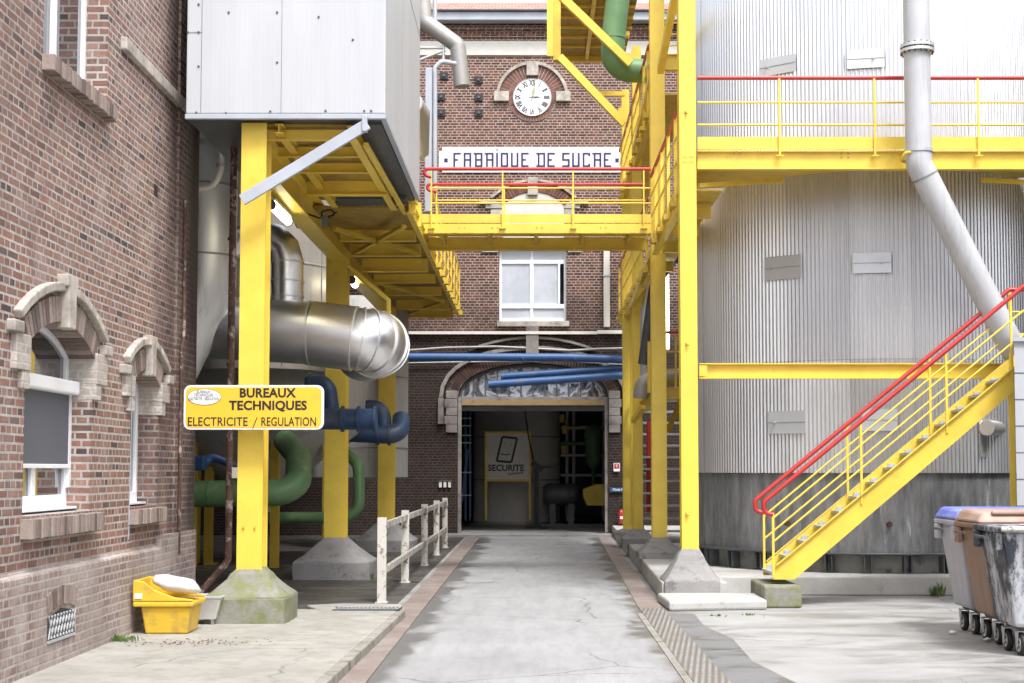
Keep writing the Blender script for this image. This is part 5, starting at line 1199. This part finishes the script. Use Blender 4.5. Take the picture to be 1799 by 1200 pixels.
# manhole stub and its plate lower right
p = at(1745,752,19.40); sb2 = MB().tube([p+Vector((.30,.45,0)), p+Vector((-.12,-.10,0))], .105, 20).build('nozzle', M['alu_dull'], tank)
MB().prism([(p.x-.20,p.y-.04),(p.x+.5,p.y+.44),(p.x+.5,p.y+.47),(p.x-.20,p.y-.01)], 'z', p.z-.40, p.z+.30).build('nozzle_plate', M['alu_dull'], tank)
for (px,py) in ((1384,920),(1562,921)):
    Yh = TY-TR+.04+(.25 if px<1450 else .02); p = at(px,py,Yh); MB().tube([p+Vector((0,.12,0)),p+Vector((0,-.05,0))], .035, 12).build('drain_boss', M['rusty'], tank)

# ================================================================ frame in front of the tank
fr = thing('tank_walkway', 'long yellow walkway with red handrail running across in front of the corrugated tank', 'walkway', (4, 18.3, 5.5))
fy = 18.28; xa = gx(1226,fy,280); xb = 8.6
za, zb2, zt1, zt2_ = gz(297,fy), gz(264,fy), gz(262,fy), gz(240,fy)
MB().ibar((xa,fy+.06,(za+zb2)/2),(xb,fy+.06,(za+zb2)/2), .12, zb2-za, .014,.012).build('beam', M['yellow'], fr)
B(xa, xb, fy+.012, fy+.024, zt1, zt2_).build('toe_board', M['yellow'], fr)
MB().prism([(xa,fy+.13),(xb,fy+.13),(xb,19.5),(xa,20.6)], 'z', zb2-.05, zb2-.02).build('deck', M['yellow_old'], fr)
zr_ = gz(137,fy)
MB().tube([(xa,fy,zr_),(xb,fy,zr_)], .028, 12).build('hand_rail', M['red'], fr)
for py in (180,219.5): MB().tube([(xa,fy,gz(py,fy)),(xb,fy,gz(py,fy))], .015, 8).build('mid_rail', M['yellow'], fr)
for px in (1369,1536,1718,1880):
    x = gx(px,fy,200); MB().bar((x,fy-.015,gz(274,fy)),(x,fy-.015,zr_), .028, .02).build('railing_post', M['yellow'], fr)
    MB().box(x-.05,x+.05,fy-.03,fy+.0,gz(275,fy),gz(273,fy)).build('post_foot', M['yellow'], fr)
m = MB()
for px in (1289,1301,1478,1490):
    for py in ((270,) if px<1400 else (270,277)): p = at(px,py,fy-.0); m.tube([p,p+Vector((0,-.006,0))], .010, 8)
m.build('bolts', M['dark_steel'], fr)
MB().bar(at(1228,326,fy+.2), Vector((gx(1395,fy,297), 19.1, za+.02)), .05, .06).build('plan_brace', M['yellow'], fr)
MB().bar(Vector((gx(1760,fy,297),19.1,za+.02)), at(1840,322,fy+.2), .05, .06).build('plan_brace', M['yellow'], fr)
tb = thing('tank_frame_beam', 'single lower yellow beam crossing in front of the corrugated tank', 'beam', (4, 18.3, 2.9))
z0_, z1_ = gz(665,fy), gz(638,fy); MB().ibar((xa,fy+.06,(z0_+z1_)/2),(gx(1785,fy),fy+.06,(z0_+z1_)/2), .12, z1_-z0_, .014,.012).build('beam', M['yellow'], tb)
B(xa, xa+.10, fy-.006, fy, z0_+.03, z1_-.03).build('end_plate', M['yellow'], tb)
# white pipe
wp = thing('white_pipe', 'thick pale pipe dropping past the tank walkway and slanting down to the right', 'pipe', at(1612,200,17.95))
Yp = 17.85; P = fillet([at(1608,-60,Yp), at(1614,288,Yp), at(1768,592,18.05), at(1795,640,18.3)], .20, 3)
MB().tube(P, .165, 36).build('pipe', M['pipe_paint'], wp)
c = at(1611,86,Yp)
for dz in (-.035,.025): MB().tube([c+Vector((0,0,dz-.018)), c+Vector((0,0,dz+.018))], .215, 36, smooth=False).build('flange', M['alu_dull'], wp)
m = MB()
for k in range(16): a = 2*math.pi*k/16; p = c+Vector((.195*math.cos(a), .195*math.sin(a), 0)); m.tube([p+Vector((0,0,-.075)), p+Vector((0,0,.06))], .013, 6)
m.build('bolts', M['dark_steel'], wp)
for t in (at(1614,266,Yp), ): MB().tube([t+Vector((0,0,-.02)), t+Vector((0,0,.02))], .178, 36).build('band', M['galv'], wp)
d = (P[-3]-P[4]).normalized(); MB().tube([P[4]+d*.12, P[4]+d*.14], .172, 36).build('band', M['alu_seam'], wp)
MB().tube(fillet([at(1604,268,Yp-.1), at(1590,268,Yp-.1), at(1584,282,Yp-.05), at(1592,285,fy)], .05, 4), .022, 8).build('clamp_loop', M['yellow_old'], wp)

# ================================================================ OUTSIDE STAIR
stt = thing('outside_stair', 'yellow steel stair with paired red handrails climbing right in front of the tank', 'stair', (3.2, 17.7, .3))
ys = (17.32, 18.02); N_ = 14
sA = at(1375,1004,ys[0]); sB = at(1790,658,ys[0])
dirv = (sB-sA); xs0 = sA.x; xs1 = sB.x; zs0 = sA.z; zs1 = sB.z; sl = (zs1-zs0)/(xs1-xs0)
for y in ys:
    m = MB(); h = .135; x0 = xs0-.12; 
    def zl(x): return zs0 + (x-xs0)*sl
    xe = xs1 + .35
    zbt = gz(1018, ys[0])
    m.prism([(x0, zbt),(x0+.26, zbt),(xe, zl(xe)-.145),(xe, zl(xe)+.145),(x0+.03, zl(x0)+.145),(x0, zl(x0)+.06)], 'y', y-.008, y+.008)
    # flange along the lower and upper edges
    s = m.build('stringer', M['yellow'], stt)
    f = MB(); oy = -.03 if y == ys[0] else .03
    f.bar((x0+.04, y+oy*.8, zl(x0+.04)+.14), (xe, y+oy*.8, zl(xe)+.14), .055, .012); f.build('stringer_flange', M['yellow'], stt)
tr = (xs1-xs0)/13.2
for k in range(N_):
    x = xs0 + (k-.15)*tr; z = zs0 + (x-xs0)*sl + .02
    m = MB(); m.box(x-.11, x+.13, ys[0]+.01, ys[1]-.01, z-.03, z); m.build('tread', M['galv'], stt)
    m = MB(); m.box(x-.045, x+.045, ys[1]-.03, ys[1]-.0085, z+.001, z+.045); m.build('tread_end', M['grey_paint'], stt)
zlx = lambda x: zs0 + (x-xs0)*sl
for y, pxs in ((ys[0],(1357,1513,1665,1781)),(ys[1],(1341,1489,1636,1779))):
    xt = [gx(p, y, 850) for p in pxs]
    rh = gz(874, ys[0]) - zlx(gx(1345, ys[0]))
    rh = 1.02
    for i_, x in enumerate(xt): MB().bar((x,y-.015,zlx(x)+.02),(x,y-.015,zlx(x)+rh-(.22 if i_==0 else 0)), .022, .028, (1,0,0)).build('railing_post', M['yellow'], stt)
    xend = xt[-1]
    for fr_ in (.44,.72): MB().tube([(xt[0],y-.015,zlx(xt[0])+rh*fr_),(xend,y-.015,zlx(xend)+rh*fr_),(xend+1.2,y-.015,zlx(xend)+rh*fr_+(.9 if y==ys[0] else 0))], .013, 8).build('mid_rail', M['yellow'], stt)
    xl_ = xt[0]
    P = [(xl_+.0,y-.015,zlx(xl_)+rh-.24),(xl_-.11,y-.015,zlx(xl_)+rh-.22),(xl_-.11,y-.015,zlx(xl_-.11)+rh-.0),(xend,y-.015,zlx(xend)+rh),(xend+(1.2 if y==ys[0] else .3),y-.015,zlx(xend)+rh+(1.2*sl if y==ys[0] else 0))]
    MB().tube(fillet(P, .07, 5), .028, 14).build('hand_rail', M['red'], stt)
MB().bar((gx(1779,17.36),17.36,0),(gx(1779,17.36),17.36,gz(690,17.36)), .055, .055).build('support_post', M['yellow'], stt)
blk = B(gx(1343,17.1,1050), gx(1410,17.1,1050), 17.12, 18.2, .003, .27); tag(blk.build('footing_block', M['conc_base'], None, .03), 'mossy square concrete block under the foot of the outside stair', 'footing')
# grey cabin at right edge
cb = thing('grey_cabin', 'pale grey panel clad cabin cut off by the right edge behind the bins', 'cabin', (5.9, 16.6, 0))
xg = gx(1784,16.6,740); zg_ = gz(600,16.6); MB().prism([(xg,16.6),(xg+2.5,16.6),(xg+2.5,17.4),(xg+.30,17.4)], 'z', 0, zg_).build('wall', M['clad'], cb)
m = MB(); z = .3
while z < zg_-.1: m.box(xg-.003, xg+2.5, 16.595, 16.61, z, z+.008); z += .31
m.build('panel_joint', M['dark_steel'], cb)
MB().prism([(xg-.03,16.56),(xg+2.6,16.56),(xg+2.6,17.45),(xg+.28,17.45)], 'z', zg_+.001, zg_+.05).build('roof_edge', M['grey_paint'], cb)
# kerb debris ledge along the platform front
# ================================================================ BINS
def wheelie(name, label, xl, yc, body, lid, wbody, dirty, openlid=False):
    W, D, H = 1.25, .76, 1.15
    t_ = thing('wheeled_bin', label, 'bin', (xl+W/2, yc, 0), 'large wheeled bins at the right edge')
    x0 = xl; ym = yc
    b = MB(); zb0, zb1 = .255, 1.10
    X0b, X1b = x0+.12, x0+W-.12; a = D/2-.10; c = D/2-.02
    n = [(X0b, ym-a, zb0),(X1b, ym-a, zb0),(X1b, ym+a, zb0),(X0b, ym+a, zb0),(x0, ym-c, zb1),(x0+W, ym-c, zb1),(x0+W, ym+c, zb1),(x0, ym+c, zb1)]
    b.add(n, [(0,3,2,1),(0,1,5,4),(1,2,6,5),(2,3,7,6),(3,0,4,7),(4,5,6,7)]); b.build('body', wbody, t_, .035)
    r_ = MB(); r_.box(x0-.045, x0+W+.045, ym-c-.03, ym+c+.03, zb1-.005, zb1+.05); r_.build('rim', wbody, t_, .018)
    for s in (-1, 1):
        MB().box(x0-.055, x0-.0, ym+s*(c-.07)-.05, ym+s*(c-.07)+.05, zb1-.16, zb1-.006).build('lug', wbody, t_, .012)
        MB().box(x0+.18 if s<0 else x0+W-.3, x0+.30 if s<0 else x0+W-.18, ym-c-.05, ym-c-.0, zb1-.16, zb1-.006).build('lug', wbody, t_, .012)
    MB().tube([(x0-.10,ym-.16,zb1-.05),(x0-.10,ym+.16,zb1-.05)], .013, 10).build('trunnion', M['dark_steel'], t_)
    if lid is not None:
        l = MB(); l.add([(x0-.05,ym-c-.035,zb1+.052),(x0+W+.05,ym-c-.035,zb1+.052),(x0+W+.05,ym+c+.035,zb1+.052),(x0-.05,ym+c+.035,zb1+.052),
            (x0+.02,ym-c+.05,zb1+.15),(x0+W-.02,ym-c+.05,zb1+.15),(x0+W-.02,ym+c-.02,zb1+.17),(x0+.02,ym+c-.02,zb1+.17)],
            [(0,3,2,1),(0,1,5,4),(1,2,6,5),(2,3,7,6),(3,0,4,7),(4,5,6,7)])
        l.build('lid', lid, t_, .03)
        MB().box(x0+.1, x0+W-.1, ym-c-.0, ym-c+.05, zb1+.13, zb1+.165).build('lid_ridge', lid, t_, .012)
    else:
        MB().tube([(x0-.03,ym-c-.04,zb1+.03),(x0+W+.03,ym-c-.04,zb1+.03)], .02, 10).build('front_bar', M['peel'], t_)
    m = MB().box(x0+.19, x0+W-.19, ym-a+.06, ym+a-.06, zb0-.03, zb0-.001); m.build('underframe', M['dark_steel'], t_, .01)
    for sx2 in (x0+.20, x0+W-.20):
        for sy in (-1, 1):
            wx, wy_ = sx2, ym+sy*(a-.10)
            wl_ = MB().tube([(wx-.025,wy_,.10),(wx-.018,wy_,.10),(wx+.018,wy_,.10),(wx+.025,wy_,.10)], [.085,.10,.10,.085], 28); w_o = wl_.build('wheel', M['black'], t_)
            MB().tube([(wx-.029,wy_,.10),(wx+.029,wy_,.10)], .068, 20, smooth=False).build('rim', M['alu_dull'], w_o)
            m = MB()
            for k in range(5): a_ = 2*math.pi*k/5; p = Vector((wx-.031, wy_+.038*math.cos(a_), .10+.038*math.sin(a_))); m.tube([p, p+Vector((.004,0,0))], .013, 8)
            m.build('spoke_holes', M['black'], w_o)
            f = MB()
            for s in (-.042,.036): f.prism([(wy_-.015,.085),(wy_+.015,.085),(wy_+.055,.215),(wy_-.035,.215)], 'x', wx+s, wx+s+.006)
            f.box(wx-.042, wx+.042, wy_-.035, wy_+.055, .212, .219); f.build('castor_fork', M['galv'], t_)
    return t_
q = N('grey_bin_plastic'); q.set(q.mix(q.ramp(q.noise(1.5,6,.7,q.mapped((5,5,1))),[(.4,0.0),(.7,1.0)]), (.47,.47,.52), (.38,.38,.41)), .5); M['bin_grey'] = q.m
q = N('brown_bin_plastic'); q.set(q.mix(q.ramp(q.noise(1.5,6,.7,q.mapped((5,5,1))),[(.4,0.0),(.7,1.0)]), (.26,.155,.105), (.33,.22,.165)), .55); M['bin_brown'] = q.m
q = N('brown_lid_plastic'); q.set(q.mix(q.ramp(q.noise(2.5,6,.7),[(.4,0.0),(.7,1.0)]), (.36,.23,.17), (.50,.37,.30)), .55); M['lid_brown'] = q.m
q = N('blue_lid_plastic'); q.set(q.mix(q.ramp(q.noise(2.5,6,.7),[(.45,0.0),(.75,1.0)]), (.12,.18,.62), (.30,.36,.68)), .4); M['lid_blue'] = q.m
q = N('powdered_black_plastic'); q.set(q.mix(q.ramp(q.noise(1.3,9,.78,q.mapped((2.2,2.2,.9))),[(.44,1.0),(.54,0.0)]), (.035,.04,.055), (.50,.51,.54)), .6); M['bin_black'] = q.m
wheelie('b', 'grey wheeled bin with a blue lid, farthest back of the three', 4.26, 14.62, None, M['lid_blue'], M['bin_grey'], 0)
wheelie('b', 'brown wheeled bin with a brown lid, in the middle of the three', 4.23, 13.80, None, M['lid_brown'], M['bin_brown'], 0)
wheelie('b', 'black wheeled bin caked in white powder with no lid, nearest of the three', 4.16, 12.98, None, None, M['bin_black'], 1)
random.seed(9)
lf = MB()
for k in range(130):   # scatter of dead leaves and grit on the pavement by the grit bin
    x = random.gauss(-3.05,.28); y = 12.9 + random.gauss(0,.16); a = random.uniform(0,6.28); s_ = random.uniform(.008,.022)
    if x < -3.7: continue
    u_ = Vector((math.cos(a),math.sin(a),0))*s_; v_ = Vector((-u_.y,u_.x,0))*.5; c_ = Vector((x,y,.104+random.random()*.006)); lf.add([c_-u_, c_+v_+Vector((0,0,.006)), c_+u_, c_-v_+Vector((0,0,.004))], [(0,1,2,3)])
q = N('dead_leaf'); q.set((.16,.10,.055), .8); M['dead'] = q.m
tag(lf.build('dead_leaves', M['dead']), 'scatter of brown dead leaves on the pavement before the grit bin', 'leaf litter', None, 'stuff')
for i, (px, py, lab) in enumerate(((1734,1125,'crumpled white paper scrap on the ground under the powdered black bin'),(1672,1112,'flattened pale paper scrap on the ground under the grey bin'))):
    Y = 4125/(py-826); p = at(px,py,Y); m = MB(); n=7; r_ = .045
    top = p+Vector((0,0,.03)); ring = [p+Vector((r_*math.cos(2*math.pi*k/n)*random.uniform(.7,1.3), r_*math.sin(2*math.pi*k/n)*random.uniform(.7,1.3), .006+random.uniform(0,.012))) for k in range(n)]
    m.add(ring+[top, p+Vector((0,0,.001))], [(k,(k+1)%n,n) for k in range(n)]+[((k+1)%n,k,n+1) for k in range(n)]); tag(m.build('paper_scrap', M['white']), lab, 'litter')
# weeds
def weed(label, x, y, z, n, h, sp):
    m = MB(); random.seed(int(x*100+y))
    for i in range(n):
        a = random.uniform(0, 6.28); r_ = random.uniform(0, sp); b = Vector((x+r_*math.cos(a), y+r_*math.sin(a)*.5, z)); hh = h*random.uniform(.4,1)
        l = random.uniform(-.5,.5); tp = b+Vector((hh*l, hh*random.uniform(-.3,.3), hh)); md = b.lerp(tp,.5)+Vector((0,0,hh*.1)); w_ = .008+.010*random.random()
        s = Vector((math.cos(a+1), math.sin(a+1), 0))*w_; m.add([b-s*.4, b+s*.4, md+s, md-s, tp], [(0,1,2,3),(3,2,4)])
    tag(m.build('weed', M['leaf']), label, 'weed')
q = N('weed_leaf'); q.set((.10,.16,.04), .6); M['leaf'] = q.m
weed('tall tuft of green weeds against the white kerb left of the bins', gx(1649,18.7,1040), 18.75, .0, 40, .22, .09)
weed('low green weeds where the pink wall meets the pavement beside the grit bin', WX+.12, 13.0, .10, 60, .07, .22)
weed('sparse weeds on the ground before the low white slab', gx(1268,16.0,1082), 16.2, .0, 16, .03, .12)
weed('second sparse tuft on the ground nearer the stair footing', gx(1318,16.2,1078), 16.3, .0, 14, .035, .10)
weed('small grass tuft at the right foot of the middle column base', gx(655,21.8,1012), 21.6, .0, 30, .12, .08)
# building masses added around the view to block low light into the yard
bm1 = thing('added_rear_mass', 'dark brick mass and roof added behind the left vessels to block light', 'building', (-9,26,0))
B(-10, -8.4, YE+.1, FY-.1, 0, 12).build('wall', M['brick_facade'], bm1)
B(-8.4, -3.2, YE+.3, FY-.1, 9.4, 9.6).build('roof', M['dark_steel'], bm1)
bm2 = thing('added_tower_rear_wall', 'dark steel wall added behind the right hand tower to block low light', 'wall', (8.8,26,0))
B(8.6, 8.8, 18, FY-.1, 0, 12).build('sheet', M['dark_steel'], bm2)
bm3 = thing('added_side_mass', 'unseen brick mass added beyond the right edge of the view to cut low light', 'building', (10,0,0))
B(9.5, 16, -14, 15.5, 0, 9).build('wall', M['brick_office'], bm3)
